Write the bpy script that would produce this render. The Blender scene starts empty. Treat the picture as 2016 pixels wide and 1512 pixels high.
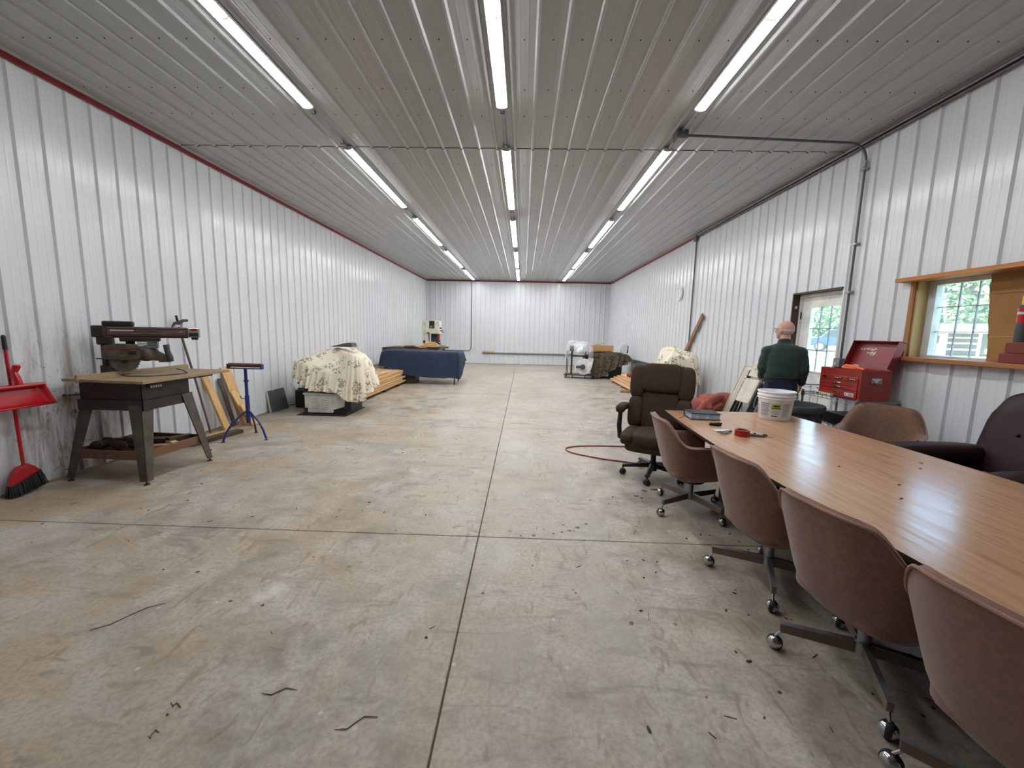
import bpy, bmesh, math, random
import numpy as np
from mathutils import Vector, Matrix, Euler, noise
PI = math.pi
rnd = random.Random(11)
S = bpy.context.scene
C = S.collection

# ---------------------------------------------------------------- camera, world, sun, exposure
YAW, PITCH, ROLL, CAMH, FPX = 0.0251, 0.1298, 0.0220, 1.5407, 793.44
cam = bpy.data.cameras.new('camera'); cam.sensor_fit = 'HORIZONTAL'; cam.sensor_width = 36.0
cam.lens = FPX / 2016 * 36.0; cam.clip_start = 0.02; cam.clip_end = 500
camo = bpy.data.objects.new('camera', cam); C.objects.link(camo)
F_ = Vector((-math.sin(YAW)*math.cos(PITCH), math.cos(YAW)*math.cos(PITCH), -math.sin(PITCH)))
R_ = Vector((math.cos(YAW), math.sin(YAW), 0)); U_ = R_.cross(F_)
R2 = R_*math.cos(ROLL) + U_*math.sin(ROLL); U2 = U_*math.cos(ROLL) - R_*math.sin(ROLL)
camo.matrix_world = Matrix(((R2.x, U2.x, -F_.x, 0), (R2.y, U2.y, -F_.y, 0), (R2.z, U2.z, -F_.z, CAMH), (0, 0, 0, 1)))
S.camera = camo
S.view_settings.view_transform = 'Standard'; S.view_settings.look = 'None'
S.view_settings.gamma = 1.0; S.view_settings.use_curve_mapping = False
S.view_settings.exposure = 0.0
try: S.cycles.use_denoising = True
except Exception: pass
S.cycles.max_bounces = 8; S.cycles.diffuse_bounces = 5; S.cycles.glossy_bounces = 4; S.cycles.transparent_max_bounces = 12
S.cycles.sample_clamp_indirect = 8.0
LAMP = 50.0           # emission of the ceiling lamps
SKY = 1.5
w = bpy.data.worlds.new('sky'); S.world = w; w.use_nodes = True
nt = w.node_tree; nt.nodes.clear()
sk = nt.nodes.new('ShaderNodeTexSky'); sk.sky_type = 'NISHITA'; sk.sun_disc = False
sk.sun_elevation = math.radians(52); sk.sun_rotation = math.radians(250); sk.air_density = 1.3; sk.dust_density = 2.5
bg = nt.nodes.new('ShaderNodeBackground'); bg.inputs[1].default_value = SKY
out = nt.nodes.new('ShaderNodeOutputWorld')
nt.links.new(sk.outputs[0], bg.inputs[0]); nt.links.new(bg.outputs[0], out.inputs[0])
sl = bpy.data.lights.new('sun', 'SUN'); sl.energy = 15.0; sl.angle = 0.01; sl.color = (1, .95, .86)
so = bpy.data.objects.new('sun', sl); C.objects.link(so)
so.rotation_euler = Vector((.62, .25, -.74)).to_track_quat('-Z', 'Y').to_euler()

# ---------------------------------------------------------------- dimensions of the hall
XL, XR, H, D, Y0 = -4.5453, 3.9657, 3.8475, 18.935, -2.6

# ---------------------------------------------------------------- materials
def lin(c):
    r = []
    for v in c[:3]:
        v /= 255.0
        r.append(v/12.92 if v <= .04045 else ((v+.055)/1.055)**2.4)
    return (r[0], r[1], r[2], 1.0)
def newmat(name):
    m = bpy.data.materials.new(name); m.use_nodes = True
    n = m.node_tree; b = n.nodes['Principled BSDF']
    return m, n, b
def N(n, t, **kw):
    x = n.nodes.new(t)
    for k, v in kw.items(): setattr(x, k, v)
    return x
def mixc(n, fac, a, b, mode='MIX'):
    x = n.nodes.new('ShaderNodeMix'); x.data_type = 'RGBA'; x.blend_type = mode
    for s, v in ((0, fac), (6, a), (7, b)):
        if isinstance(v, (int, float)): x.inputs[s].default_value = v
        elif isinstance(v, tuple): x.inputs[s].default_value = v
        else: n.links.new(v, x.inputs[s])
    return x.outputs[2]
def ramp(n, src, stops):
    x = n.nodes.new('ShaderNodeValToRGB'); e = x.color_ramp.elements
    while len(e) > 1: e.remove(e[-1])
    e[0].position = stops[0][0]; e[0].color = stops[0][1] if isinstance(stops[0][1], tuple) else (stops[0][1],)*3+(1,)
    for p, c in stops[1:]:
        k = e.new(p); k.color = c if isinstance(c, tuple) else (c,)*3+(1,)
    n.links.new(src, x.inputs[0]); return x.outputs[0]
def coords(n, world=False, scale=(1, 1, 1), rot=(0, 0, 0)):
    if world: o = N(n, 'ShaderNodeNewGeometry').outputs['Position']
    else: o = N(n, 'ShaderNodeTexCoord').outputs['Object']
    mp = N(n, 'ShaderNodeMapping'); mp.inputs['Scale'].default_value = scale; mp.inputs['Rotation'].default_value = rot
    n.links.new(o, mp.inputs[0]); return mp.outputs[0]
def noise_(n, vec, scale, detail=4, rough=.55, dist=0):
    x = N(n, 'ShaderNodeTexNoise'); x.inputs['Scale'].default_value = scale; x.inputs['Detail'].default_value = detail
    x.inputs['Roughness'].default_value = rough; x.inputs['Distortion'].default_value = dist
    n.links.new(vec, x.inputs['Vector']); return x.outputs['Fac']
def bumpit(n, b, h, strength=.3, dist=.01):
    x = N(n, 'ShaderNodeBump'); x.inputs['Strength'].default_value = strength; x.inputs['Distance'].default_value = dist
    n.links.new(h, x.inputs['Height']); n.links.new(x.outputs[0], b.inputs['Normal'])
def mk(name, col, rough=.5, metal=0, var=.12, vs=6, bump=0, bs=60, world=False, spec=.5, sheen=0):
    m, n, b = newmat(name); c = lin(col); v = coords(n, world)
    f = noise_(n, v, vs, 5)
    lo = tuple(x*(1-var) for x in c[:3])+(1,); hi = tuple(min(1, x*(1+var)) for x in c[:3])+(1,)
    n.links.new(ramp(n, f, [(.38, lo), (.62, hi)]), b.inputs['Base Color'])
    b.inputs['Roughness'].default_value = rough; b.inputs['Metallic'].default_value = metal
    b.inputs['Specular IOR Level'].default_value = spec
    if sheen: b.inputs['Sheen Weight'].default_value = sheen
    if bump: bumpit(n, b, noise_(n, v, bs, 3), bump, .004)
    return m
def wood(name, c1, c2, axis=0, scale=1.0, rough=.6, vary=.25, bump=.15):
    m, n, b = newmat(name); s = [22*scale]*3; s[axis] = 1.1*scale
    v = coords(n, False, tuple(s)); oi = N(n, 'ShaderNodeObjectInfo')
    ad = N(n, 'ShaderNodeVectorMath', operation='ADD'); sc = N(n, 'ShaderNodeVectorMath', operation='SCALE')
    cmb = N(n, 'ShaderNodeCombineXYZ')
    for i in range(3): n.links.new(oi.outputs['Random'], cmb.inputs[i])
    sc.inputs['Scale'].default_value = 40; n.links.new(cmb.outputs[0], sc.inputs[0])
    n.links.new(v, ad.inputs[0]); n.links.new(sc.outputs[0], ad.inputs[1])
    f = noise_(n, ad.outputs[0], 1.0, 5, .6, .6)
    col = ramp(n, f, [(.3, lin(c1)), (.68, lin(c2))])
    hs = N(n, 'ShaderNodeHueSaturation'); mr = N(n, 'ShaderNodeMapRange')
    mr.inputs['To Min'].default_value = 1-vary; mr.inputs['To Max'].default_value = 1+vary*.6
    n.links.new(oi.outputs['Random'], mr.inputs['Value']); n.links.new(mr.outputs[0], hs.inputs['Value'])
    n.links.new(col, hs.inputs['Color']); n.links.new(hs.outputs[0], b.inputs['Base Color'])
    b.inputs['Roughness'].default_value = rough
    bumpit(n, b, f, bump, .004)
    return m
def emit(name, col, strength):
    m = bpy.data.materials.new(name); m.use_nodes = True; n = m.node_tree; n.nodes.clear()
    e = N(n, 'ShaderNodeEmission'); e.inputs[0].default_value = col; e.inputs[1].default_value = strength
    o = N(n, 'ShaderNodeOutputMaterial'); n.links.new(e.outputs[0], o.inputs[0]); return m
def glass(name, tint=(.84, .95, 1, 1), fac=.08, rough=0.0):
    m = bpy.data.materials.new(name); m.use_nodes = True; n = m.node_tree; n.nodes.clear()
    t = N(n, 'ShaderNodeBsdfTransparent'); t.inputs[0].default_value = tint
    g = N(n, 'ShaderNodeBsdfGlossy'); g.inputs['Roughness'].default_value = rough
    lw = N(n, 'ShaderNodeLayerWeight'); lw.inputs[0].default_value = .5
    pw = N(n, 'ShaderNodeMath', operation='POWER'); pw.inputs[1].default_value = 4.0; n.links.new(lw.outputs['Facing'], pw.inputs[0])
    fr = N(n, 'ShaderNodeMath', operation='MULTIPLY_ADD'); fr.inputs[1].default_value = .6; fr.inputs[2].default_value = .04; n.links.new(pw.outputs[0], fr.inputs[0])
    mx = N(n, 'ShaderNodeMixShader'); o = N(n, 'ShaderNodeOutputMaterial')
    n.links.new(fr.outputs[0], mx.inputs[0]); n.links.new(t.outputs[0], mx.inputs[1]); n.links.new(g.outputs[0], mx.inputs[2])
    # bluish translucent layer, put in as bloom haze over the bright outdoors
    tl = N(n, 'ShaderNodeBsdfTranslucent'); tl.inputs[0].default_value = (.78, .92, 1, 1); m2 = N(n, 'ShaderNodeMixShader'); m2.inputs[0].default_value = .11
    n.links.new(mx.outputs[0], m2.inputs[1]); n.links.new(tl.outputs[0], m2.inputs[2])
    n.links.new(m2.outputs[0], o.inputs[0]); return m

def N_half(n, s):
    x = N(n, 'ShaderNodeMath', operation='MULTIPLY'); x.inputs[1].default_value = .5; n.links.new(s, x.inputs[0]); return x.outputs[0]
def floor_mat():
    m, n, b = newmat('concrete'); v = coords(n, True)
    big = noise_(n, v, .55, 7, .62, .4); mid = noise_(n, v, 3.2, 8, .7, .3); fine = noise_(n, v, 45, 4, .6)
    c = ramp(n, mid, [(.38, lin((136, 128, 117))), (.5, lin((164, 156, 145))), (.62, lin((187, 179, 168)))])
    c = mixc(n, ramp(n, big, [(.44, 0.0), (.6, .55)]), c, lin((190, 183, 172)))
    sx = N(n, 'ShaderNodeSeparateXYZ'); n.links.new(v, sx.inputs[0])
    mr = N(n, 'ShaderNodeMapRange'); mr.inputs['From Min'].default_value = 1.2; mr.inputs['From Max'].default_value = -4.2
    mr.inputs['To Min'].default_value = .22; mr.inputs['To Max'].default_value = .78
    n.links.new(sx.outputs[0], mr.inputs['Value'])
    tan = ramp(n, noise_(n, v, 1.1, 7, .65, .8), [(.42, 0.0), (.57, 1.0)])
    mu = N(n, 'ShaderNodeMath', operation='MULTIPLY'); n.links.new(mr.outputs[0], mu.inputs[0]); n.links.new(tan, mu.inputs[1])
    c = mixc(n, mu.outputs[0], c, lin((172, 147, 116)))
    # grey scuffs drawn out by dragging
    v2 = coords(n, True, (2.2, 9, 1), (0, 0, .5)); sc = ramp(n, noise_(n, v2, 1.0, 5, .6, 1.2), [(.57, 0.0), (.68, .42)])
    c = mixc(n, sc, c, lin((104, 98, 90)))
    v3 = coords(n, True, (8, 2.4, 1), (0, 0, -.3)); sc2 = ramp(n, noise_(n, v3, 1.3, 5, .6, 1.5), [(.58, 0.0), (.68, .5)])
    c = mixc(n, sc2, c, lin((120, 96, 74)))
    vo = N(n, 'ShaderNodeTexVoronoi'); vo.inputs['Scale'].default_value = 5.5; n.links.new(v, vo.inputs['Vector'])
    wn = ramp(n, vo.outputs['Distance'], [(.03, .7), (.075, 0.0)])
    c = mixc(n, wn, c, lin((205, 202, 194)))
    vo2 = N(n, 'ShaderNodeTexVoronoi'); vo2.inputs['Scale'].default_value = 3.1; n.links.new(v, vo2.inputs['Vector'])
    dk = ramp(n, vo2.outputs['Distance'], [(.022, .75), (.05, 0.0)])
    c = mixc(n, dk, c, lin((84, 74, 62)))
    c = mixc(n, ramp(n, fine, [(.4, .3), (.55, 0.0)]), c, lin((118, 113, 105)))
    # soft pale ellipse, broken up by noise, left of the long joint
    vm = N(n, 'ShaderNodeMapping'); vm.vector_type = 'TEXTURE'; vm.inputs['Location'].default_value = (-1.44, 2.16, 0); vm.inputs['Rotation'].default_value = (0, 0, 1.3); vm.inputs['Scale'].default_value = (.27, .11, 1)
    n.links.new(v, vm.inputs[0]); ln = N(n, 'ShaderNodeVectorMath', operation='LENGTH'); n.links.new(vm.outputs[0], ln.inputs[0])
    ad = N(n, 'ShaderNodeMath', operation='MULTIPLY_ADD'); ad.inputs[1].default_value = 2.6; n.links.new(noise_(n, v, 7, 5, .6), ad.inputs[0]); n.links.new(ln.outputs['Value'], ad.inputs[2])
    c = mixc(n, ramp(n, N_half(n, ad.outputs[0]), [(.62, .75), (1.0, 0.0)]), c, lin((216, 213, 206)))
    n.links.new(c, b.inputs['Base Color'])
    n.links.new(ramp(n, mid, [(.4, .34), (.6, .6)]), b.inputs['Roughness'])
    b.inputs['Specular IOR Level'].default_value = .4
    bumpit(n, b, mid, .12, .01)
    return m
def wall_mat(name, col, dirt=0.0, rough=.2):
    m, n, b = newmat(name); v = coords(n, True)
    c = lin(col)
    f = noise_(n, v, 1.3, 5)
    col_ = ramp(n, f, [(.3, tuple(x*.95 for x in c[:3])+(1,)), (.7, c)])
    if dirt:
        # brown rusty splashes and scuffs low on the wall near the saw
        sx = N(n, 'ShaderNodeSeparateXYZ'); n.links.new(v, sx.inputs[0])
        z = N(n, 'ShaderNodeMapRange'); z.inputs['From Min'].default_value = 1.75; z.inputs['From Max'].default_value = .6
        n.links.new(sx.outputs[2], z.inputs['Value'])
        y1 = N(n, 'ShaderNodeMapRange'); y1.inputs['From Min'].default_value = 4.9; y1.inputs['From Max'].default_value = 3.9
        n.links.new(sx.outputs[1], y1.inputs['Value'])
        y2 = N(n, 'ShaderNodeMapRange'); y2.inputs['From Min'].default_value = 3.25; y2.inputs['From Max'].default_value = 3.65; y2.inputs['To Min'].default_value = .15
        n.links.new(sx.outputs[1], y2.inputs['Value'])
        y3 = N(n, 'ShaderNodeMath', operation='MULTIPLY'); n.links.new(y1.outputs[0], y3.inputs[0]); n.links.new(y2.outputs[0], y3.inputs[1])
        st = coords(n, True, (1, 6, .9)); ns = noise_(n, st, 1.6, 8, .68, .5)
        p = N(n, 'ShaderNodeMath', operation='MULTIPLY'); n.links.new(z.outputs[0], p.inputs[0]); n.links.new(y3.outputs[0], p.inputs[1])
        q = N(n, 'ShaderNodeMath', operation='MULTIPLY'); n.links.new(p.outputs[0], q.inputs[0])
        n.links.new(ramp(n, ns, [(.465, 0.0), (.64, 1.0)]), q.inputs[1])
        col_ = mixc(n, q.outputs[0], col_, lin((140, 112, 88)))
        ns2 = noise_(n, coords(n, True, (1, 5, 2.5)), 2.2, 9, .7, 2.0)
        q2 = N(n, 'ShaderNodeMath', operation='MULTIPLY'); n.links.new(p.outputs[0], q2.inputs[0])
        n.links.new(ramp(n, ns2, [(.58, 0.0), (.62, .7)]), q2.inputs[1])
        col_ = mixc(n, q2.outputs[0], col_, lin((110, 104, 100)))
    n.links.new(col_, b.inputs['Base Color'])
    b.inputs['Roughness'].default_value = rough; b.inputs['Specular IOR Level'].default_value = .45 if rough < .22 else .34
    bumpit(n, b, noise_(n, coords(n, True), 2.5, 2), .05, .02)
    return m
def table_mat():
    m, n, b = newmat('laminate'); v = coords(n, False, (30, 1.6, 10))
    f = noise_(n, v, 1.0, 6, .6, .7)
    c = ramp(n, f, [(.3, lin((160, 119, 88))), (.5, lin((182, 141, 108))), (.7, lin((192, 152, 119)))])
    st = noise_(n, coords(n, False, (9, 2.2, 1)), 1.0, 4, .5, .4)
    c = mixc(n, ramp(n, st, [(.70, 0.0), (.74, .6)]), c, lin((112, 72, 48)))
    n.links.new(c, b.inputs['Base Color']); 
    n.links.new(ramp(n, noise_(n, coords(n, False, (26, 2, 1)), 1.0, 4), [(.35, .19), (.7, .27)]), b.inputs['Roughness'])
    b.inputs['Specular IOR Level'].default_value = .55
    bumpit(n, b, noise_(n, coords(n, False, (22, 7, 1)), 1.0, 3), .16, .006)
    return m
def floral_mat():
    m, n, b = newmat('floral_cotton'); v = coords(n, False)
    nz = N(n, 'ShaderNodeTexNoise'); nz.inputs['Scale'].default_value = 9; nz.inputs['Detail'].default_value = 3; n.links.new(v, nz.inputs['Vector'])
    va = N(n, 'ShaderNodeVectorMath', operation='MULTIPLY_ADD'); va.inputs[1].default_value = (.16,)*3
    n.links.new(nz.outputs['Color'], va.inputs[0]); n.links.new(v, va.inputs[2])
    vo = N(n, 'ShaderNodeTexVoronoi'); vo.inputs['Scale'].default_value = 5.4; n.links.new(va.outputs[0], vo.inputs['Vector'])
    k = ramp(n, vo.outputs['Distance'], [(.40, .85), (.46, 0.0)])
    fine = ramp(n, noise_(n, v, 26, 3), [(.48, 0.0), (.52, .9)])
    mu = N(n, 'ShaderNodeMath', operation='MULTIPLY'); n.links.new(k, mu.inputs[0]); n.links.new(fine, mu.inputs[1])
    pc = ramp(n, noise_(n, v, 7, 1), [(.4, lin((116, 104, 86))), (.5, lin((150, 122, 110))), (.6, lin((104, 100, 84)))])
    c = mixc(n, mu.outputs[0], lin((232, 222, 200)), pc)
    n.links.new(c, b.inputs['Base Color']); b.inputs['Roughness'].default_value = .85
    return m
def camo_mat():
    m, n, b = newmat('camouflage'); v = coords(n, False)
    f = noise_(n, coords(n, False, (7, 7, 13), (.3, .5, 0)), 1.0, 6, .7, 1.4)
    c = ramp(n, f, [(.36, lin((26, 23, 18))), (.45, lin((58, 50, 38))), (.5, lin((110, 98, 78))), (.56, lin((72, 64, 48))), (.64, lin((30, 28, 22)))])
    n.links.new(c, b.inputs['Base Color']); b.inputs['Roughness'].default_value = .9
    bumpit(n, b, f, .3, .02); return m

MAT = {}
def T(k): return MAT[k]
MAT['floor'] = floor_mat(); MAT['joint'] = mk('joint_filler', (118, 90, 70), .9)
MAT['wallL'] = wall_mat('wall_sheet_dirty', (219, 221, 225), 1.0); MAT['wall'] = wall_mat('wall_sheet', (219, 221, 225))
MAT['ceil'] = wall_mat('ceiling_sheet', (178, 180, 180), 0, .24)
MAT['front_wall'] = mk('front_wall_paint', (104, 104, 106), .6)
MAT['skin_wall'] = mk('wall_core', (150, 150, 150), .8)
MAT['red_trim'] = mk('red_trim', (128, 22, 34), .4)
MAT['galv'] = mk('galvanised', (150, 152, 155), .38, .75, .12, 30); MAT['galv_d'] = mk('dull_steel', (104, 105, 106), .5, .6)
MAT['screw'] = mk('screw', (70, 68, 68), .5, .5)
MAT['lamp'] = emit('lamp_lens', (.96, .985, 1, 1), LAMP); MAT['lamp_body'] = mk('lamp_body', (225, 225, 225), .4)
MAT['lam'] = table_mat(); MAT['tedge'] = mk('table_edge', (48, 32, 24), .5)
MAT['tbase'] = mk('table_base', (34, 24, 20), .6)
MAT['fabric'] = mk('brown_upholstery', (126, 90, 75), .9, 0, .1, 40, .25, 500, sheen=.3)
MAT['fabric_d'] = mk('brown_upholstery_dark', (114, 82, 66), .9, 0, .1, 40, .25, 500, sheen=.3)
MAT['piping'] = mk('piping', (150, 115, 100), .85)
MAT['chrome'] = mk('chrome', (190, 190, 192), .12, 1, .05); MAT['bronze'] = mk('brown_metal', (128, 112, 100), .42, .5)
MAT['exec'] = mk('dark_brown_fabric', (66, 53, 42), .92, 0, .1, 30, .3, 300, spec=.25)
MAT['black'] = mk('black_plastic', (30, 29, 29), .5); MAT['rubber'] = mk('black_rubber', (22, 22, 22), .8)
MAT['seam'] = mk('seam', (26, 22, 20), .9)
MAT['leather'] = mk('dark_leather', (44, 24, 23), .5, 0, .15, 8, .2, 60, spec=.3)
MAT['white_p'] = mk('white_plastic', (232, 232, 236), .35); MAT['beige_p'] = mk('beige_plastic', (205, 196, 180), .5)
MAT['bucket_p'] = mk('bucket_plastic', (243, 244, 250), .3)
MAT['red_p'] = mk('red_plastic', (178, 22, 34), .25, 0, .06); MAT['red_c'] = mk('red_enamel', (150, 42, 30), .35, 0, .15, 4)
MAT['red_in'] = mk('red_enamel_inside', (128, 30, 32), .4, 0, .2, 5)
MAT['blue'] = mk('blue_paint', (40, 52, 118), .35, .1); MAT['rollr'] = mk('roller', (110, 70, 52), .5, .3)
MAT['rust'] = mk('brown_steel', (84, 77, 68), .55, .4, .2, 9); MAT['rust_d'] = mk('dark_brown_steel', (52, 46, 42), .55, .35, .2, 9)
MAT['maroon'] = mk('maroon', (92, 66, 62), .4, .3); MAT['silver'] = mk('silver', (186, 182, 178), .3, .7)
MAT['grime'] = mk('dusty_metal', (86, 76, 66), .7, .3, .3, 14); MAT['blade'] = mk('saw_blade', (128, 122, 114), .4, .8, .2, 10)
MAT['ptop'] = wood('worn_board', (140, 116, 88), (176, 150, 116), 1, .8); MAT['tray'] = wood('tray_wood', (98, 66, 48), (124, 86, 64), 1)
MAT['pine'] = wood('pine', (196, 152, 96), (224, 184, 128), 1, .8); MAT['pinez'] = wood('pine_upright', (196, 152, 98), (226, 186, 132), 2, .8)
MAT['pinex'] = wood('pine_cross', (190, 150, 104), (220, 180, 130), 0, .8)
MAT['cedar'] = wood('pinkish_board', (206, 160, 122), (232, 192, 152), 1, .8); MAT['oak'] = wood('orange_board', (170, 104, 50), (198, 132, 74), 1, .8)
MAT['oakz'] = wood('orange_board_up', (168, 100, 48), (196, 130, 72), 2, .8); MAT['plyz'] = wood('plywood', (196, 162, 104), (222, 190, 132), 2, .5)
MAT['brownz'] = wood('brown_board_up', (140, 104, 76), (166, 128, 98), 2, .8); MAT['darkwood'] = wood('dark_board', (62, 50, 42), (88, 72, 58), 1); MAT['scrap'] = wood('scrap_wood', (150, 108, 72), (190, 146, 100), 0)
MAT['frame_d'] = wood('stained_frame', (58, 38, 28), (78, 52, 38), 2)
MAT['cream'] = mk('cream_enamel', (214, 210, 192), .4); MAT['machine_w'] = mk('machine_white', (212, 214, 206), .4)
MAT['floral'] = floral_mat(); MAT['camo'] = camo_mat(); MAT['navy'] = mk('navy_cloth', (32, 44, 70), .8, 0, .12, 5, .2, 200)
MAT['card'] = mk('cardboard', (190, 148, 92), .85, 0, .08, 4); MAT['card_d'] = mk('cardboard_brown', (150, 110, 62), .85, 0, .1, 4)
MAT['poly'] = mk('plastic_wrap', (226, 228, 230), .2, 0, .1, 12, .6, 25)
MAT['dgrey'] = mk('dark_grey_plastic', (66, 67, 72), .55); MAT['panel_d'] = mk('grey_board', (82, 84, 84), .6)
MAT['redcloth'] = mk('rust_red_cloth', (156, 84, 74), .95, 0, .15, 9, .3, 120)
MAT['hose'] = mk('red_hose', (140, 44, 44), .5); MAT['tape'] = mk('red_tape', (170, 28, 30), .3); MAT['cardtube'] = mk('tape_core', (140, 100, 70), .8)
MAT['dark_red'] = mk('dark_red_card', (116, 38, 28), .5)
MAT['orange'] = mk('orange_plastic', (240, 110, 50), .4); MAT['yellow'] = mk('yellow_plastic', (210, 180, 50), .4); MAT['olive'] = mk('olive', (120, 118, 40), .6)
MAT['page'] = mk('page_edges', (172, 186, 210), .6, 0, .25, 30); MAT['cover'] = mk('black_cover', (58, 58, 63), .5)
MAT['label'] = mk('printed_label', (214, 214, 220), .5); MAT['ink'] = mk('ink', (120, 122, 134), .7); MAT['inkd'] = mk('ink_dark', (50, 50, 46), .7); MAT['inkg'] = mk('ink_green', (176, 188, 96), .7)
MAT['glass'] = glass('window_glass'); MAT['muntin'] = mk('muntin', (150, 158, 172), .5); MAT['vinyl'] = mk('vinyl_frame', (200, 205, 205), .4)
MAT['door'] = mk('door_paint', (226, 224, 220), .4)
MAT['skin'] = mk('skin', (198, 152, 130), .55, 0, .1, 12); MAT['hair'] = mk('white_hair', (204, 186, 172), .8); MAT['sweat'] = mk('dark_green_knit', (34, 52, 44), .95, 0, .15, 8, .2, 200, sheen=.2)
MAT['jeans'] = mk('dark_denim', (30, 34, 56), .9, 0, .2, 30, .2, 300); MAT['shoe'] = mk('dark_shoe', (40, 34, 30), .6)
MAT['grass'] = mk('grass', (150, 160, 110), .95, 0, .3, 1.2, .4, 20, True); MAT['leaf'] = mk('leaves', (104, 132, 92), .7, 0, .5, 1.5); MAT['leaf2'] = mk('leaves_light', (138, 158, 100), .7, 0, .4, 1.5)
MAT['bark'] = mk('bark', (92, 76, 62), .9, 0, .3, 8); MAT['shedw'] = wood('grey_planks', (150, 140, 128), (182, 172, 158), 2); MAT['shedr'] = mk('shed_roof', (96, 100, 112), .5, .2)
MAT['truck'] = mk('blue_grey_paint', (52, 72, 104), .25, .3); MAT['tyre'] = mk('tyre', (34, 34, 36), .8); MAT['rim'] = mk('wheel_rim', (200, 204, 208), .3, .7)

# ---------------------------------------------------------------- mesh helpers
def rotm(r):
    if r is None: return Matrix.Identity(3)
    if isinstance(r, Matrix): return r.to_3x3()
    return Euler(r).to_matrix()
def wmat(o):
    m = o.matrix_basis.copy()
    while o.parent: o = o.parent; m = o.matrix_basis @ m
    return m
class MB:
    def __init__(s): s.v = []; s.f = []
    def add(s, vs, fs):
        o = len(s.v); s.v += [tuple(x) for x in vs]; s.f += [tuple(i+o for i in f) for f in fs]; return s
    def box(s, c, d, r=None):
        m = rotm(r); c = Vector(c)
        vs = [c + m @ Vector((x*d[0]/2, y*d[1]/2, z*d[2]/2)) for x in (-1, 1) for y in (-1, 1) for z in (-1, 1)]
        return s.add(vs, [(0, 1, 3, 2), (4, 6, 7, 5), (0, 4, 5, 1), (2, 3, 7, 6), (0, 2, 6, 4), (1, 5, 7, 3)])
    def mm(s, a, b):   # box from min corner to max corner
        return s.box([(a[i]+b[i])/2 for i in range(3)], [abs(b[i]-a[i]) for i in range(3)])
    def bar(s, p0, p1, w, h, up=(0, 0, 1), w1=None, h1=None):
        p0 = Vector(p0); p1 = Vector(p1); d = (p1-p0).normalized(); up = Vector(up)
        sd = d.cross(up)
        if sd.length < 1e-4: sd = d.cross(Vector((1, 0, 0)))
        sd.normalize(); u = sd.cross(d); w1 = w if w1 is None else w1; h1 = h if h1 is None else h1
        vs = []
        for p, a, b in ((p0, w, h), (p1, w1, h1)):
            for i, j in ((-1, -1), (1, -1), (1, 1), (-1, 1)): vs.append(p + sd*a/2*i + u*b/2*j)
        return s.add(vs, [(3, 2, 1, 0), (4, 5, 6, 7), (0, 1, 5, 4), (1, 2, 6, 5), (2, 3, 7, 6), (3, 0, 4, 7)])
    def tube(s, pts, r, n=8, closed=False, cap=True):
        pts = [Vector(p) for p in pts]; k = len(pts); rs = r if isinstance(r, (list, tuple)) else [r]*k
        vs = []; prev = None
        for i, p in enumerate(pts):
            a = pts[i-1] if (i > 0 or closed) else p; b = pts[(i+1) % k] if (i < k-1 or closed) else p
            t = (b-a)
            if t.length < 1e-9: t = Vector((0, 0, 1))
            t.normalize()
            if prev is None:
                x = t.orthogonal().normalized()
            else:
                x = prev - t*prev.dot(t)
                x = x.normalized() if x.length > 1e-6 else t.orthogonal().normalized()
            prev = x; y = t.cross(x)
            for j in range(n):
                an = 2*PI*j/n; vs.append(p + (x*math.cos(an)+y*math.sin(an))*rs[i])
        fs = []
        for i in range(k if closed else k-1):
            for j in range(n):
                a = i*n+j; b = i*n+(j+1) % n; c = ((i+1) % k)*n+(j+1) % n; d = ((i+1) % k)*n+j
                fs.append((a, b, c, d))
        if cap and not closed:
            fs.append(tuple(range(n-1, -1, -1))); fs.append(tuple((k-1)*n+j for j in range(n)))
        return s.add(vs, fs)
    def cyl(s, p0, p1, r, r1=None, n=14): return s.tube([p0, p1], [r, r if r1 is None else r1], n)
    def lathe(s, prof, c=(0, 0, 0), n=24, axis=(0, 0, 1), closed=False):
        q = Vector((0, 0, 1)).rotation_difference(Vector(axis)).to_matrix(); c = Vector(c)
        vs = []; k = len(prof)
        for r, z in prof:
            for j in range(n):
                a = 2*PI*j/n; vs.append(c + q @ Vector((r*math.cos(a), r*math.sin(a), z)))
        fs = []
        for i in range(k if closed else k-1):
            for j in range(n):
                fs.append((i*n+j, i*n+(j+1) % n, ((i+1) % k)*n+(j+1) % n, ((i+1) % k)*n+j))
        if not closed:
            if prof[0][0] > 1e-6: fs.append(tuple(range(n-1, -1, -1)))
            if prof[-1][0] > 1e-6: fs.append(tuple((k-1)*n+j for j in range(n)))
        return s.add(vs, fs)
    def ell(s, c, d, e=1.0, e2=None, r=None, nu=20, nv=12):   # superellipsoid, d = half sizes
        m = rotm(r); c = Vector(c); e2 = e if e2 is None else e2
        f = lambda x, p: math.copysign(abs(x)**p, x)
        vs = []
        for i in range(nv+1):
            ph = -PI/2 + PI*i/nv; cz = f(math.cos(ph), e); sz = f(math.sin(ph), e)
            for j in range(nu):
                th = 2*PI*j/nu
                vs.append(c + m @ Vector((d[0]*cz*f(math.cos(th), e2), d[1]*cz*f(math.sin(th), e2), d[2]*sz)))
        fs = [(i*nu+j, i*nu+(j+1) % nu, (i+1)*nu+(j+1) % nu, (i+1)*nu+j) for i in range(nv) for j in range(nu)]
        return s.add(vs, fs)
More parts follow.
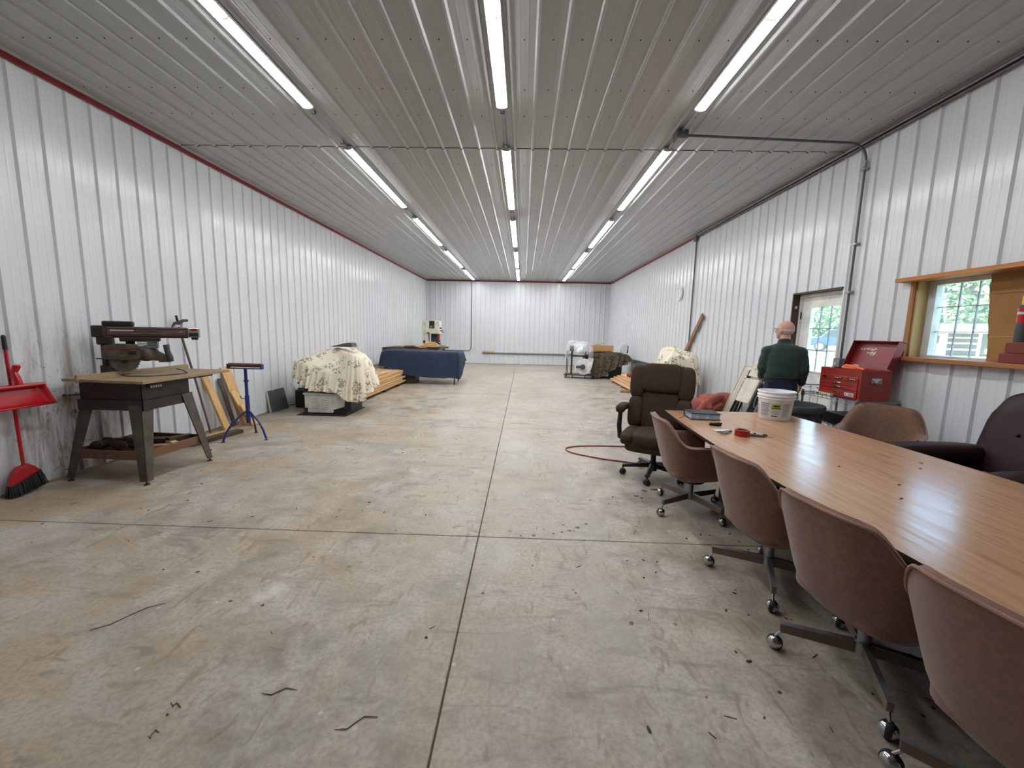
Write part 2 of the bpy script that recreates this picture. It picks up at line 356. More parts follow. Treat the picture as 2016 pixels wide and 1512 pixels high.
    def loft(s, secs, n=20):   # secs: (centre, half a, half b, dir a, dir b)
        vs = []
        for c, a, b, da, db in secs:
            c = Vector(c); da = Vector(da); db = Vector(db)
            for j in range(n):
                t = 2*PI*j/n; vs.append(c + da*a*math.cos(t) + db*b*math.sin(t))
        k = len(secs)
        fs = [(i*n+j, i*n+(j+1) % n, (i+1)*n+(j+1) % n, (i+1)*n+j) for i in range(k-1) for j in range(n)]
        fs += [tuple(range(n-1, -1, -1)), tuple((k-1)*n+j for j in range(n))]
        return s.add(vs, fs)
    def grid(s, fn, nu, nv, wrap=False):
        vs = [fn(i/(nu if wrap else nu-1), j/(nv-1)) for i in range(nu) for j in range(nv)]
        fs = [(i*nv+j, ((i+1) % nu)*nv+j, ((i+1) % nu)*nv+j+1, i*nv+j+1) for i in range(nu if wrap else nu-1) for j in range(nv-1)]
        return s.add(vs, fs)
    def prism(s, poly, ax, lo, hi):    # polygon in the two axes other than ax, extruded along ax
        o = [i for i in range(3) if i != ax]; vs = []
        for z in (lo, hi):
            for p in poly:
                q = [0, 0, 0]; q[o[0]] = p[0]; q[o[1]] = p[1]; q[ax] = z; vs.append(q)
        n = len(poly)
        return s.add(vs, [tuple(range(n-1, -1, -1)), tuple(range(n, 2*n))] + [(i, (i+1) % n, n+(i+1) % n, n+i) for i in range(n)])
    def xf(s, m):
        m = m if isinstance(m, Matrix) else Matrix(m); s.v = [tuple(m @ Vector(p)) for p in s.v]; return s
    def build(s, name, mat, parent=None, local=False, smooth=True, bevel=0, sub=0, angle=40, seg=2, thick=0, pivot=None, remesh=0, smoothit=0):
        vs = np.array(s.v, float); loc = None
        if parent is not None:
            if not local:
                mi = np.array(wmat(parent).inverted()); vs = vs @ mi[:3, :3].T + mi[:3, 3]
        else:
            if pivot is None:
                a, b = vs.min(0), vs.max(0); pivot = ((a[0]+b[0])/2, (a[1]+b[1])/2, a[2])
            loc = pivot; vs = vs - np.array(pivot)
        me = bpy.data.meshes.new(name); me.from_pydata(vs.tolist(), [], s.f)
        bm = bmesh.new(); bm.from_mesh(me); bmesh.ops.remove_doubles(bm, verts=bm.verts, dist=1e-5)
        bmesh.ops.recalc_face_normals(bm, faces=bm.faces); bm.to_mesh(me); bm.free()
        o = bpy.data.objects.new(name, me); C.objects.link(o)
        if loc is not None: o.location = loc
        if parent is not None: o.parent = parent
        me.materials.append(mat if not isinstance(mat, str) else MAT[mat])
        if remesh:
            md = o.modifiers.new('r', 'REMESH'); md.mode = 'VOXEL'; md.voxel_size = remesh; md.use_smooth_shade = True
            if smoothit: q = o.modifiers.new('s', 'SMOOTH'); q.iterations = smoothit; q.factor = .6
            dg = bpy.context.evaluated_depsgraph_get(); nm = bpy.data.meshes.new_from_object(o.evaluated_get(dg))
            o.modifiers.clear(); o.data = nm; nm.name = name; me = nm
            if not me.materials: me.materials.append(MAT[mat])
        if thick: q = o.modifiers.new('t', 'SOLIDIFY'); q.thickness = thick; q.offset = 0
        if bevel: q = o.modifiers.new('b', 'BEVEL'); q.width = bevel; q.segments = seg; q.limit_method = 'ANGLE'; q.angle_limit = math.radians(50)
        if sub: q = o.modifiers.new('d', 'SUBSURF'); q.levels = sub; q.render_levels = sub
        if smooth:
            me.polygons.foreach_set('use_smooth', [True]*len(me.polygons))
            if not remesh: me.set_sharp_from_angle(angle=math.radians(angle))
        return o
def tag(o, label=None, cat=None, group=None, kind=None):
    if label: o['label'] = label
    if cat: o['category'] = cat
    if group: o['group'] = group
    if kind: o['kind'] = kind
    return o
def empty(name, loc, rz=0, label=None, cat=None, group=None, kind=None):
    o = bpy.data.objects.new(name, None); C.objects.link(o); o.location = loc; o.rotation_euler = (0, 0, rz)
    o.empty_display_size = .1
    return tag(o, label, cat, group, kind)
def inst(name, me, parent=None, loc=(0, 0, 0), rot=(0, 0, 0)):
    o = bpy.data.objects.new(name, me); C.objects.link(o); o.location = loc; o.rotation_euler = rot
    if parent is not None: o.parent = parent
    return o
def copy_tree(o, parent=None):
    c = o.copy(); C.objects.link(c)
    if parent is not None: c.parent = parent
    for ch in list(o.children): copy_tree(ch, c)
    return c
def lettering(name, text, size, mat, parent, mw, extrude=.001):
    cu = bpy.data.curves.new(name, 'FONT'); cu.body = text; cu.size = size; cu.extrude = extrude; cu.align_x = 'CENTER'; cu.align_y = 'CENTER'
    tmp = bpy.data.objects.new(name, cu); C.objects.link(tmp)
    dg = bpy.context.evaluated_depsgraph_get(); me = bpy.data.meshes.new_from_object(tmp.evaluated_get(dg))
    bpy.data.objects.remove(tmp); me.materials.clear(); me.materials.append(MAT[mat])
    o = bpy.data.objects.new(name, me); C.objects.link(o); o.parent = parent
    o.matrix_basis = wmat(parent).inverted() @ mw
    return o
def crom(pts, k, closed=True):
    n = len(pts); out = []
    P = [Vector(p) for p in pts]
    for i in range(k):
        t = i/k*n if closed else i/(k-1)*(n-1); a = int(math.floor(t)); u = t-a
        g = lambda j: P[j % n] if closed else P[max(0, min(n-1, j))]
        p0, p1, p2, p3 = g(a-1), g(a), g(a+1), g(a+2)
        out.append(.5*((2*p1) + (p2-p0)*u + (2*p0-5*p1+4*p2-p3)*u*u + (3*p1-p0-3*p2+p3)*u**3))
    return out
def drape(c, top, hem, n=120, freq=17, amp=.03, seed=0, nt=7, nh=14, sag=.02, wrinkle=.012, pw=1.0, closed_center=True):
    T_ = crom(top, n); Hm = crom(hem, n); c = Vector(c); rows = []
    cen = Vector((c.x, c.y, 0))
    for i in range(n):
        row = []
        for j in range(nt):
            u = j/nt; p = c.lerp(T_[i], u); p.z -= sag*math.sin(PI*u)
            p.z += wrinkle*noise.noise(Vector((p.x*6, p.y*6, seed))); row.append(p)
        od = Vector((T_[i].x-cen.x, T_[i].y-cen.y, 0)); od.normalize()
        for j in range(nh+1):
            u = j/nh; p = T_[i].lerp(Hm[i], u)
            s = u if u < .12 else u
            bulge = .03*math.sin(min(1, u*6)*PI/2)
            ph = 2*PI*freq*i/n + 2.2*noise.noise(Vector((i*.11, seed, 3)))
            f = (amp(i, n) if callable(amp) else amp)*(s**pw)*(math.sin(ph) + .6*noise.noise(Vector((i*.23, u*2, seed+9))))
            p = p + od*(bulge+f); p.z += wrinkle*noise.noise(Vector((p.x*7, p.y*7, p.z*7+seed)))
            row.append(p)
        rows.append(row)
    m = MB(); k = len(rows[0])
    m.add([p for r in rows for p in r], [(i*k+j, ((i+1) % n)*k+j, ((i+1) % n)*k+j+1, i*k+j+1) for i in range(n) for j in range(k-1)])
    return m
# ---------------------------------------------------------------- the setting
def struct(o): o['kind'] = 'structure'; return o
# floor: concrete slabs between saw-cut joints
fl = struct(MB().mm((XL-.2, Y0-.2, -.2), (XR+.2, D+.2, -.014)).build('floor', 'joint', smooth=False))
ys = [Y0-.1, -.58, 2.859, 6.30, 9.74, 13.18, 16.62, D+.1]; g = .0038
for i in range(len(ys)-1):
    for a, b in ((XL-.1, -.300), (-.300, XR+.1)):
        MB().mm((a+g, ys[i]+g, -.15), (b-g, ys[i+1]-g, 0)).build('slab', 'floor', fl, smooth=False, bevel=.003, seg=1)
# little round spill marks with a pale rim, near the first joint
sp = MB(); sp2 = MB()
for x, y, r in [(.47, 3.05, .028), (.55, 3.12, .02), (.4, 3.0, .02), (.34, 2.97, .016), (.27, 2.94, .018), (.36, 3.09, .014), (.12, 2.9, .02), (.02, 2.89, .014), (.2, 3.0, .012),
                (.62, 2.0, .02), (1.35, 3.9, .05), (1.24, 3.86, .035), (1.12, 3.72, .04), (1.16, 3.68, .03), (.1, 2.5, .013), (.95, 3.1, .018), (-.2, 2.2, .014), (.75, 2.6, .016)]:
    n = 22; o_ = rnd.random()*9; k = [1+.5*noise.noise(Vector((math.cos(2*PI*q/n)*1.1+o_, math.sin(2*PI*q/n)*1.1, o_))) for q in range(n)]
    for m_, rr, z in ((sp2, r*.8, .0012), (sp, r*.62, .002)):
        m_.add([(x, y, z)] + [(x+rr*1.3*k[j]*math.cos(2*PI*j/n), y+rr*k[j]*math.sin(2*PI*j/n), z) for j in range(n)], [(0, 1+j, 1+(j+1) % n) for j in range(n)])
MAT['spill'] = mk('spill', (96, 84, 74), .6); MAT['spill_rim'] = mk('spill_rim', (182, 178, 170), .8)
tag(sp.build('spill_marks', 'spill', fl, smooth=False), kind='stuff'); tag(sp2.build('spill_rims', 'spill_rim', fl, smooth=False), kind='stuff')

PITCH9 = .2286; PW = .9144
def prof(w=PW):
    out = [(0, 0)]
    k = 0
    while k*PITCH9 < w-1e-6:
        for s, h in ((.004, 0), (.019, .019), (.036, .019), (.051, 0), (.096, 0), (.102, .0009), (.111, .0009), (.117, 0), (.166, 0), (.172, .0009), (.181, .0009), (.187, 0), (PITCH9, 0)):
            q = k*PITCH9+s
            if q <= w+1e-6: out.append((q, h))
        k += 1
    if out[-1][0] < w-1e-6: out.append((w, 0))
    return out
def hat(p, s):
    for (a, ha), (b, hb) in zip(p, p[1:]):
        if a-1e-9 <= s <= b+1e-9: return ha if b-a < 1e-9 else ha + (hb-ha)*(s-a)/(b-a)
    return 0
def sheet_mesh(name, mat, w, zlo, zhi, holes=()):   # local: x = along, y = out of the wall, z = up; holes = (s0, s1, z0, z1)
    p = prof(w); ss = sorted(set([round(s, 5) for s, h in p] + [round(e, 5) for hl in holes for e in hl[:2] if 0 < e < w]))
    m = MB(); idx = {}
    def vid(s, z):
        k = (round(s, 4), round(z, 4))
        if k not in idx: idx[k] = len(m.v); m.v.append((s, hat(p, s)+.0005, z))
        return idx[k]
    for a, b in zip(ss, ss[1:]):
        if b-a < 1e-5: continue
        mid = (a+b)/2; iv = [(zlo, zhi)]
        for s0, s1, z0, z1 in holes:
            if s0 < mid < s1:
                nv = []
                for lo, hi in iv:
                    if z0 > lo: nv.append((lo, min(hi, z0)))
                    if z1 < hi: nv.append((max(lo, z1), hi))
                iv = [q for q in nv if q[1]-q[0] > 1e-4]
        for lo, hi in iv: m.f.append((vid(a, lo), vid(b, lo), vid(b, hi), vid(a, hi)))
    me = bpy.data.meshes.new(name); me.from_pydata(m.v, [], m.f); me.materials.append(MAT[mat]); me.update(); return me
def sheets(parent, mat, start, end, origin, rot, along, holes=()):
    # origin(s) -> world point of the sheet's corner; rot = rotation about z
    full = None; s = start; pw = wmat(parent).inverted()
    while s < end-1e-3:
        wd = min(PW, end-s)
        hs = [(a-s, b-s, z0, z1) for a, b, z0, z1 in holes if b > s and a < s+wd]
        if hs or wd < PW-1e-6: me = sheet_mesh('panel', mat, wd, 0, H, hs)
        else:
            full = full or sheet_mesh('panel', mat, PW, 0, H); me = full
        inst('panel', me, parent, pw @ Vector(origin(s)), (0, 0, rot))
        s += wd
# left wall: sheets run along +y, ribs towards +x
wl = struct(MB().mm((XL-.2, Y0-.2, -.2), (XL-.004, D+.2, H+.3)).build('wall_left', 'skin_wall', smooth=False))
# local (x along, y out): rot -90deg maps x->-y, y->+x
sheets(wl, 'wallL', -(3.6925+.0275+PITCH9*67), -Y0, lambda s: (XL, -s, 0), -PI/2, 1)
wr = MB()
DO = (5.230, 6.168, 0.0, 2.183); WO = (2.70, 4.300, 1.372, 2.132)
for y0, y1, z0, z1 in ((Y0-.2, WO[0], -.2, H+.3), (WO[0], WO[1], -.2, WO[2]), (WO[0], WO[1], WO[3], H+.3), (WO[1], DO[0], -.2, H+.3), (DO[0], DO[1], -.2, -.02), (DO[0], DO[1], DO[3], H+.3), (DO[1], D+.2, -.2, H+.3)):
    wr.mm((XR+.004, y0, z0), (XR+.21, y1, z1))
wr = struct(wr.build('wall_right', 'skin_wall', smooth=False))
sheets(wr, 'wall', Y0, D, lambda s: (XR, s, 0), PI/2, 1, [DO[:2]+DO[2:], WO[:2]+WO[2:]])
wb = struct(MB().mm((XL-.2, D+.004, -.2), (XR+.2, D+.2, H+.3)).build('wall_back', 'skin_wall', smooth=False))
sheets(wb, 'wall', -XR, -XL, lambda s: (-s, D, 0), PI, 1)
wf = struct(MB().mm((XL-.2, Y0-.2, -.2), (XR+.2, Y0-.004, H+.3)).build('wall_front', 'front_wall', smooth=False))
# ceiling: two lengths of sheet, ribs down, lapped
ce = struct(MB().mm((XL-.2, Y0-.2, H+.006), (XR+.2, D+.2, H+.3)).build('ceiling', 'rust_d', smooth=False))  # dark backing colour shows through the seam slot as its shadow line
ci = wmat(ce).inverted(); SEAM = 5.457
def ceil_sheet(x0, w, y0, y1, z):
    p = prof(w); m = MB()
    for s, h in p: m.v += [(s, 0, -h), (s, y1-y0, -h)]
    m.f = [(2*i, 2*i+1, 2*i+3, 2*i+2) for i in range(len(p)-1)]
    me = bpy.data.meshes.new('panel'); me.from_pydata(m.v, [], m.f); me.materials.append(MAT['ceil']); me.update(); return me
x = -1.5374-.028-PITCH9*13; 
if x > XL: x -= PW
near = far = None
while x < XR-1e-3:
    a = max(x, XL); wd = min(x+PW, XR)-a
    if abs(wd-PW) < 1e-6:
        near = near or ceil_sheet(a, PW, Y0, SEAM, 0); far = far or ceil_sheet(a, PW, SEAM+.009, D, 0); m1, m2 = near, far
    else: m1, m2 = ceil_sheet(a, wd, Y0, SEAM, 0), ceil_sheet(a, wd, SEAM+.009, D, 0)
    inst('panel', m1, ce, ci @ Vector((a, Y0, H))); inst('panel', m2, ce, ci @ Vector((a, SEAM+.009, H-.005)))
    x += PW
# screws, too small to pick apart
def screws(parent, pts, nrm, r=.007):
    m = MB()
    for p in pts: m.cyl(Vector(p), Vector(p)+Vector(nrm)*.007, r, r*.7, 6)
    tag(m.build('screws', 'screw', parent, smooth=False), kind='stuff')
ribs = lambda a, b: [a+PITCH9*k for k in range(int((b-a)/PITCH9)+1)]
yl = ribs(3.705-PITCH9*27, D-.2); yr = ribs(3.596-PITCH9*26+.22, D-.2)
screws(wl, [(XL, y, z) for z in (.72, 1.386, 2.66, 3.37) for y in yl if y < 14], (1, 0, 0))
screws(wr, [(XR, y, z) for z in (.836, 1.386, 2.68, 3.37) for y in yr if y < 14 and not (DO[0]-.05 < y < DO[1]+.05 and z < 2.2) and not (WO[0]-.1 < y < WO[1]+.15 and 1.3 < z < 2.2)] + [(XR, y, 2.24) for y in yr if 5 < y < 6.3], (-1, 0, 0))
screws(ce, [(xx, y, H-.005) for y in (3.53, 4.2, 4.68, 5.97, 7.69, 9.4, 11.1) for xx in ribs(-1.877-PITCH9*11, XR-.1)], (0, 0, -1), .006)
# red trim under the ceiling
t = MB().mm((XL+.021, Y0, H-.075), (XL+.034, D-.04, H-.02)).build('trim_1', 'red_trim', smooth=False, bevel=.004); struct(t)
t = MB().mm((XL+.036, D-.034, H-.075), (XR-.036, D-.021, H-.02)).build('trim_2', 'red_trim', smooth=False, bevel=.004); struct(t)
t = MB().mm((XR-.034, Y0, H-.075), (XR-.021, D-.04, H-.02)).build('trim_3', 'red_trim', smooth=False, bevel=.004); struct(t)
MAT['base'] = mk('base_trim', (150, 128, 112), .7)
for n_, a, b in (('baseboard_left', (XL+.0005, Y0, 0.001), (XL+.022, D, .018)), ('baseboard_back', (XL+.03, D-.022, .001), (XR-.03, D-.0005, .018)), ('baseboard_right', (XR-.022, DO[1], .001), (XR-.0005, D, .018))):
    struct(MB().mm(a, b).build(n_, 'base', smooth=False))

# ---- door on the right wall: deep brown lined opening, white nine-light door
d1 = struct(empty('door_1', (XR, 5.70, 0)))
m = MB(); m.mm((XR-.012, DO[1]-.024, 0), (XR+.2, DO[1]-.001, DO[3]-.001)); m.mm((XR-.012, DO[0]+.014, DO[3]-.026), (XR+.2, DO[1]-.024, DO[3]-.001))
m.build('jamb_lining', 'frame_d', d1, smooth=False)
MB().mm((XR+.001, DO[0]+.001, 0), (XR+.2, DO[0]+.014, DO[3]-.03)).build('jamb_lining', 'door', d1, smooth=False)
XD = XR+.115
m = MB(); m.mm((XD-.03, DO[1]-.055, 0), (XD+.08, DO[1]-.024, 2.155)); m.mm((XD-.03, DO[0]+.014, 0), (XD+.08, DO[0]+.035, 2.155)); m.mm((XD-.03, DO[0]+.035, 2.115), (XD+.08, DO[1]-.055, 2.155))
m.build('frame', 'door', d1, smooth=False, bevel=.004)
m = MB(); m.mm((XD, DO[0]+.035, .03), (XD+.07, DO[1]-.055, .06)); m.build('threshold', 'galv_d', d1, smooth=False)
GY0, GY1, GZ0, GZ1 = 5.375, 5.925, 1.075, 1.968
sy0, sy1 = DO[0]+.038, DO[1]-.058
m = MB()
m.mm((XD, sy0, .062), (XD+.045, sy1, GZ0)); m.mm((XD, sy0, GZ1), (XD+.045, sy1, 2.112)); m.mm((XD, sy0, GZ0), (XD+.045, GY0, GZ1)); m.mm((XD, GY1, GZ0), (XD+.045, sy1, GZ1))
slab = m.build('door_leaf', 'door', d1, smooth=False)
m = MB()
for a, b in ((GY0-.02, GY0+.006), (GY1-.006, GY1+.02)): m.mm((XD-.012, a, GZ0-.02), (XD, b, GZ1+.02))
for a, b in ((GZ0-.02, GZ0+.006), (GZ1-.006, GZ1+.02)): m.mm((XD-.012, GY0, a), (XD, GY1, b))
m.build('glazing_bead', 'door', d1, smooth=False, bevel=.004)
for k in (1, 2):
    y = GY0+(GY1-GY0)*k/3; z = GZ0+(GZ1-GZ0)*k/3
    MB().mm((XD+.006, y-.006, GZ0), (XD+.02, y+.006, GZ1)).build('muntin', 'muntin', d1, smooth=False)
    MB().mm((XD+.006, GY0, z-.006), (XD+.02, GY1, z+.006)).build('muntin', 'muntin', d1, smooth=False)
for i in range(3):
    for j in range(3):
        a = GY0+(GY1-GY0)*i/3; b = GZ0+(GZ1-GZ0)*j/3
        MB().add([(XD+.026, a, b), (XD+.026, a+(GY1-GY0)/3, b), (XD+.026, a+(GY1-GY0)/3, b+(GZ1-GZ0)/3), (XD+.026, a, b+(GZ1-GZ0)/3)], [(0, 1, 2, 3)]).build('pane', 'glass', d1, smooth=False)
for k, (a, b) in enumerate(((sy0+.1, sy0+.36), (sy1-.36, sy1-.1))):
    m = MB(); z0, z1 = .22, .88
    for q in ((a, a+.03, z0, z1), (b-.03, b, z0, z1)): m.mm((XD-.01, q[0], q[2]), (XD, q[1], q[3]))
    for q in ((z0, z0+.03), (z1-.03, z1)): m.mm((XD-.01, a, q[0]), (XD, b, q[1]))
    m.build('moulding', 'door', d1, smooth=False, bevel=.004)
for z in (.3, 1.1, 1.86): MB().mm((XD-.02, sy1+.0, z-.05), (XD-.006, sy1+.022, z+.05)).cyl((XD-.02, sy1+.008, z-.055), (XD-.02, sy1+.008, z+.055), .007, n=8).build('hinge', 'rust_d', d1)
MB().cyl((XD, sy0+.07, 1.0), (XD-.05, sy0+.07, 1.0), .012).ell((XD-.06, sy0+.07, 1.0), (.02, .028, .028)).build('handle', 'galv', d1)
MB().mm((XR+.02, DO[1]-.035, 1.96), (XR+.05, DO[1]-.023, 2.0)).build('bracket', 'silver', d1)
# ---- window on the right wall
w1 = struct(empty('window_1', (XR, 3.5, 1.35)))
MB().mm((XR-.10, WO[0]-.05, 1.332), (XR+.2, WO[1]+.0, WO[2]+.001)).build('window_sill', 'oak', w1, smooth=False, bevel=.004)
MB().mm((XR-.10, WO[0]-.05, WO[3]-.002), (XR+.2, WO[1]+.125, WO[3]+.038)).build('head_board', 'oak', w1, smooth=False, bevel=.004)
MB().mm((XR-.018, WO[1]-.001, WO[2]), (XR+.02, WO[1]+.028, WO[3])).build('side_casing', 'oakz', w1, smooth=False, bevel=.003)
MB().mm((XR+.02, WO[1]-.02, WO[2]), (XR+.125, WO[1]-.0005, WO[3])).build('side_lining', 'plyz', w1, smooth=False)
XW = XR+.175; fy1 = WO[1]-.022; fy0 = WO[0]
m = MB()
m.mm((XW-.05, fy1-.075, WO[2]), (XW+.03, fy1, WO[3])); m.mm((XW-.05, fy0, WO[2]), (XW+.03, fy0+.05, WO[3]))
m.mm((XW-.05, fy0+.05, WO[2]), (XW+.03, fy1-.075, WO[2]+.022)); m.mm((XW-.05, fy0+.05, WO[3]-.045), (XW+.03, fy1-.075, WO[3]))
m.mm((XW-.03, 3.30, WO[2]+.022), (XW+.02, 3.36, WO[3]-.045))
m.build('window_frame', 'vinyl', w1, smooth=False, bevel=.004)
wy1, wy0, wz0, wz1 = fy1-.075, 3.36, WO[2]+.022, WO[3]-.045
cols = [wy1, wy1-.185, wy1-.345, wy1-.52, wy1-.68, wy0]
rows = [wz0, wz0+.235, wz0+.475, wz1]
for y in cols[1:-1]: MB().mm((XW-.008, y-.005, wz0), (XW+.004, y+.005, wz1)).build('muntin', 'muntin', w1, smooth=False)
for z in rows[1:-1]: MB().mm((XW-.008, wy0, z-.005), (XW+.004, wy1, z+.005)).build('muntin', 'muntin', w1, smooth=False)
for i in range(5):
    for j in range(3): MB().add([(XW+.01, cols[i+1], rows[j]), (XW+.01, cols[i], rows[j]), (XW+.01, cols[i], rows[j+1]), (XW+.01, cols[i+1], rows[j+1])], [(0, 1, 2, 3)]).build('pane', 'glass', w1, smooth=False)
MB().add([(XW+.007, fy0+.05, wz0), (XW+.007, 3.30, wz0), (XW+.007, 3.30, wz1), (XW+.007, fy0+.05, wz1)], [(0, 1, 2, 3)]).build('pane', 'glass', w1, smooth=False)
# torn cardboard standing in the window, on the sill
m = MB(); xs = XR+.105; edge = []
for k in range(25):
    z = WO[2]+.003+(WO[3]-WO[2]-.01)*k/24
    edge.append((3.655+.075*k/24+.012*noise.noise(Vector((k*.6, 2, 0)))+.006*rnd.uniform(-1, 1), z))
poly = edge + [(2.73, WO[3]-.01), (2.73, WO[2]+.003)]
m.prism(poly, 0, xs, xs+.006)
cb = m.build('cardboard_sheet', 'card_d', smooth=False); tag(cb, 'torn brown cardboard sheet covering the right part of the window', 'cardboard')
m = MB().mm((xs-.005, 2.75, 1.955), (xs-.001, 3.70, 2.10)); m.build('upper_flap', 'card_d', cb, smooth=False)
m = MB().tube([(xs-.002, 3.66, 1.582), (xs-.003, 3.4, 1.59), (xs-.002, 2.8, 1.583)], .003, 6); m.build('crease', 'card', cb)
# outer skin of the roof
struct(MB().mm((XL-.6, Y0-.6, H+.31), (XR+.6, D+.6, H+.5)).build('roof', 'galv_d', smooth=False))
# ---------------------------------------------------------------- ceiling lights
ROWS = [(-2.29, [(2.02, 4.46), (5.39, 7.84), (8.56, 11.2), (11.9, 14.9), (15.5, 18.4)], 'in the left row'),
        (-.275, [(2.02, 4.43), (5.38, 7.86), (8.62, 11.2), (11.9, 14.8), (15.2, 18.3)], 'in the middle row'),
        (1.725, [(2.02, 4.45), (5.34, 7.81), (8.53, 11.15), (11.8, 14.7), (15.05, 18.2)], 'in the right row')]
ORD = ['nearest', 'second', 'third', 'fourth', 'farthest']
for X, segs, where in ROWS:
    for i, (a, b) in enumerate(segs):
        e = empty('strip_light', (X, (a+b)/2, H-.02), 0, 'white strip light %s, %s of five' % (where, ORD[i] if i in (0, 4) else ORD[i]), 'light', 'ceiling strip lights')
        MB().mm((X-.06, a, H-.048), (X+.06, b, H-.025)).build('housing', 'lamp_body', e, smooth=False, bevel=.006)
        mid = (a+b)/2
        for p, q in ((a+.02, mid-.006), (mid+.006, b-.02)):
            m = MB(); n = 10
            pts = [(X-.052*math.cos(PI*k/n), H-.0485-.015*math.sin(PI*k/n)) for k in range(n+1)]
            m.prism(pts, 1, p, q); m.build('lens', 'lamp', e, smooth=True, angle=50)
        for p, q in ((a, a+.018), (b-.018, b), (mid-.005, mid+.005)):
            m = MB(); n = 10
            pts = [(X-.056*math.cos(PI*k/n), H-.0480-.019*math.sin(PI*k/n)) for k in range(n+1)]
            m.prism(pts, 1, p, q); m.build('end_cap', 'lamp_body', e, smooth=False)
    for i in range(4):
        a, b = segs[i][1]+.004, segs[i+1][0]-.004
        if X > 1 and i == 0:
            for p, q, wh in ((a, 4.86, 'in front of'), (5.03, b, 'behind')):
                tag(MB().tube([(X, p, H-.045), (X, q, H-.045)], .013, 8).build('conduit', 'galv'), 'short conduit %s the ceiling junction box in the right light row' % wh, 'conduit')
            continue
        m = MB().tube([(X, a, H-.045), (X, b, H-.045)], .013, 8).mm((X-.022, a+.1, H-.062), (X+.022, a+.13, H-.02)).mm((X-.022, b-.13, H-.062), (X+.022, b-.1, H-.02))
        tag(m.build('conduit', 'galv'), 'grey conduit joining the %s and %s lights %s' % (ORD[i], ORD[i+1], where), 'conduit', 'conduits between lights')
# junction box, conduit across the ceiling and down the right wall
jb = MB().mm((1.66, 4.87, H-.11), (1.79, 5.02, H-.03)).build('junction_box', 'galv_d', smooth=False, bevel=.006)
tag(jb, 'square grey junction box on the ceiling between the two right lights', 'junction box')
MB().mm((1.675, 4.885, H-.118), (1.775, 5.005, H-.11)).build('cover_plate', 'galv', jb, smooth=False)
zc = H-.06
path = [(1.80, 4.95, zc)] + [(3.74, 5.09, zc)] + [(3.74+.19*math.sin(PI/2*k/8), 5.095, zc-.19+.19*math.cos(PI/2*k/8)) for k in range(1, 9)] + [(3.93, 5.095, 1.30)]
ep = MB().tube(path, .014, 10).build('conduit', 'galv_d')
tag(ep, 'grey conduit crossing the ceiling and running down the wall beside the door', 'conduit')
m = MB()
for z in (2.66, 2.10, 3.5): m.mm((3.905, 5.06, z-.012), (3.964, 5.13, z+.012))
m.build('strap', 'galv', ep, smooth=False)
m = MB().cyl((3.93, 5.095, 3.53), (3.93, 5.095, 3.60), .022, n=10); m.build('coupling', 'galv', ep)
sb = MB().mm((3.885, 5.035, 1.17), (3.963, 5.155, 1.30)).build('switch_box', 'galv_d', smooth=False, bevel=.005)
tag(sb, 'small grey switch box on the wall between the door and the toolbox', 'switch box')
MB().mm((3.879, 5.045, 1.18), (3.885, 5.145, 1.29)).build('cover_plate', 'galv', sb, smooth=False); MB().mm((3.868, 5.085, 1.22), (3.879, 5.105, 1.25)).build('switch', 'white_p', sb, smooth=False)
# two conduits along the right wall under the ceiling, then down the wall
m = MB().tube([(3.912, Y0+.02, H-.042), (3.912, 9.66, H-.042)], .014, 8); tag(m.build('conduit', 'galv'), 'upper grey conduit running under the ceiling along the right wall', 'conduit')
m = MB().tube([(3.918, Y0+.02, H-.080), (3.918, 9.66, H-.080)], .014, 8); tag(m.build('conduit', 'galv_d'), 'lower grey conduit running along the right wall just under its twin', 'conduit')
m = MB().mm((3.89, 9.665, H-.16), (3.944, 9.80, H-.03)); jb2 = m.build('junction_box', 'galv_d', smooth=False, bevel=.005); tag(jb2, 'grey junction box high on the right wall above the clock side pipe', 'junction box')
m = MB().tube([(3.93, 9.735, H-.162), (3.93, 9.735, .66)], .014, 8); vc = m.build('conduit', 'galv_d'); tag(vc, 'vertical grey conduit down the right wall beside the clock', 'conduit')
# wall raceways
for nm, a, b, lb in (('raceway', (XL+.0195, 8.3, .40), (XL+.055, 13.3, .445), 'grey raceway low on the left wall behind the lumber'),
                     ('raceway', (-1.9, D-.055, .475), (2.6, D-.0195, .545), 'grey raceway low across the back wall'),
                     ('raceway', (XR-.055, 9.8, .52), (XR-.0195, 18.8, .60), 'grey raceway low along the right wall behind the lumber')):
    o = MB().mm(a, b).build(nm, 'galv', smooth=False, bevel=.004); tag(o, lb, 'raceway')
    if a[0] > XR-.1:
        MB().mm((XR-.05, 9.8, .62), (XR-.0195, 18.8, .648)).build('cover_strip', 'galv_d', o, smooth=False)
    elif a[0] < XL+.1: MB().mm((XL+.001, 12.6, .37), (XL+.09, 12.75, .48)).build('outlet_box', 'galv_d', o, smooth=False)
    else: MB().mm((-1.9, D-.065, .50), (2.6, D-.055, .515)).build('cover_strip', 'galv_d', o, smooth=False)
p = [(-2.43, D-.03, H-.09), (-2.43, D-.03, .75)] + [(-2.43-.15*(1-math.cos(PI/2*k/6)), D-.03, .75-.15*math.sin(PI/2*k/6)) for k in range(1, 7)] + [(-4.2, D-.03, .60)]
tag(MB().tube(p, .016, 8).build('conduit', 'galv_d'), 'grey conduit down the back wall turning left towards the bandsaw', 'conduit')
o = MB().mm((-2.72, D-.12, .552), (-2.2, D-.06, .62)).build('board', 'pinex', smooth=False); tag(o, 'short pale board lying on the back wall raceway', 'board'); o.location.z = .546
o.location.x = -1.62
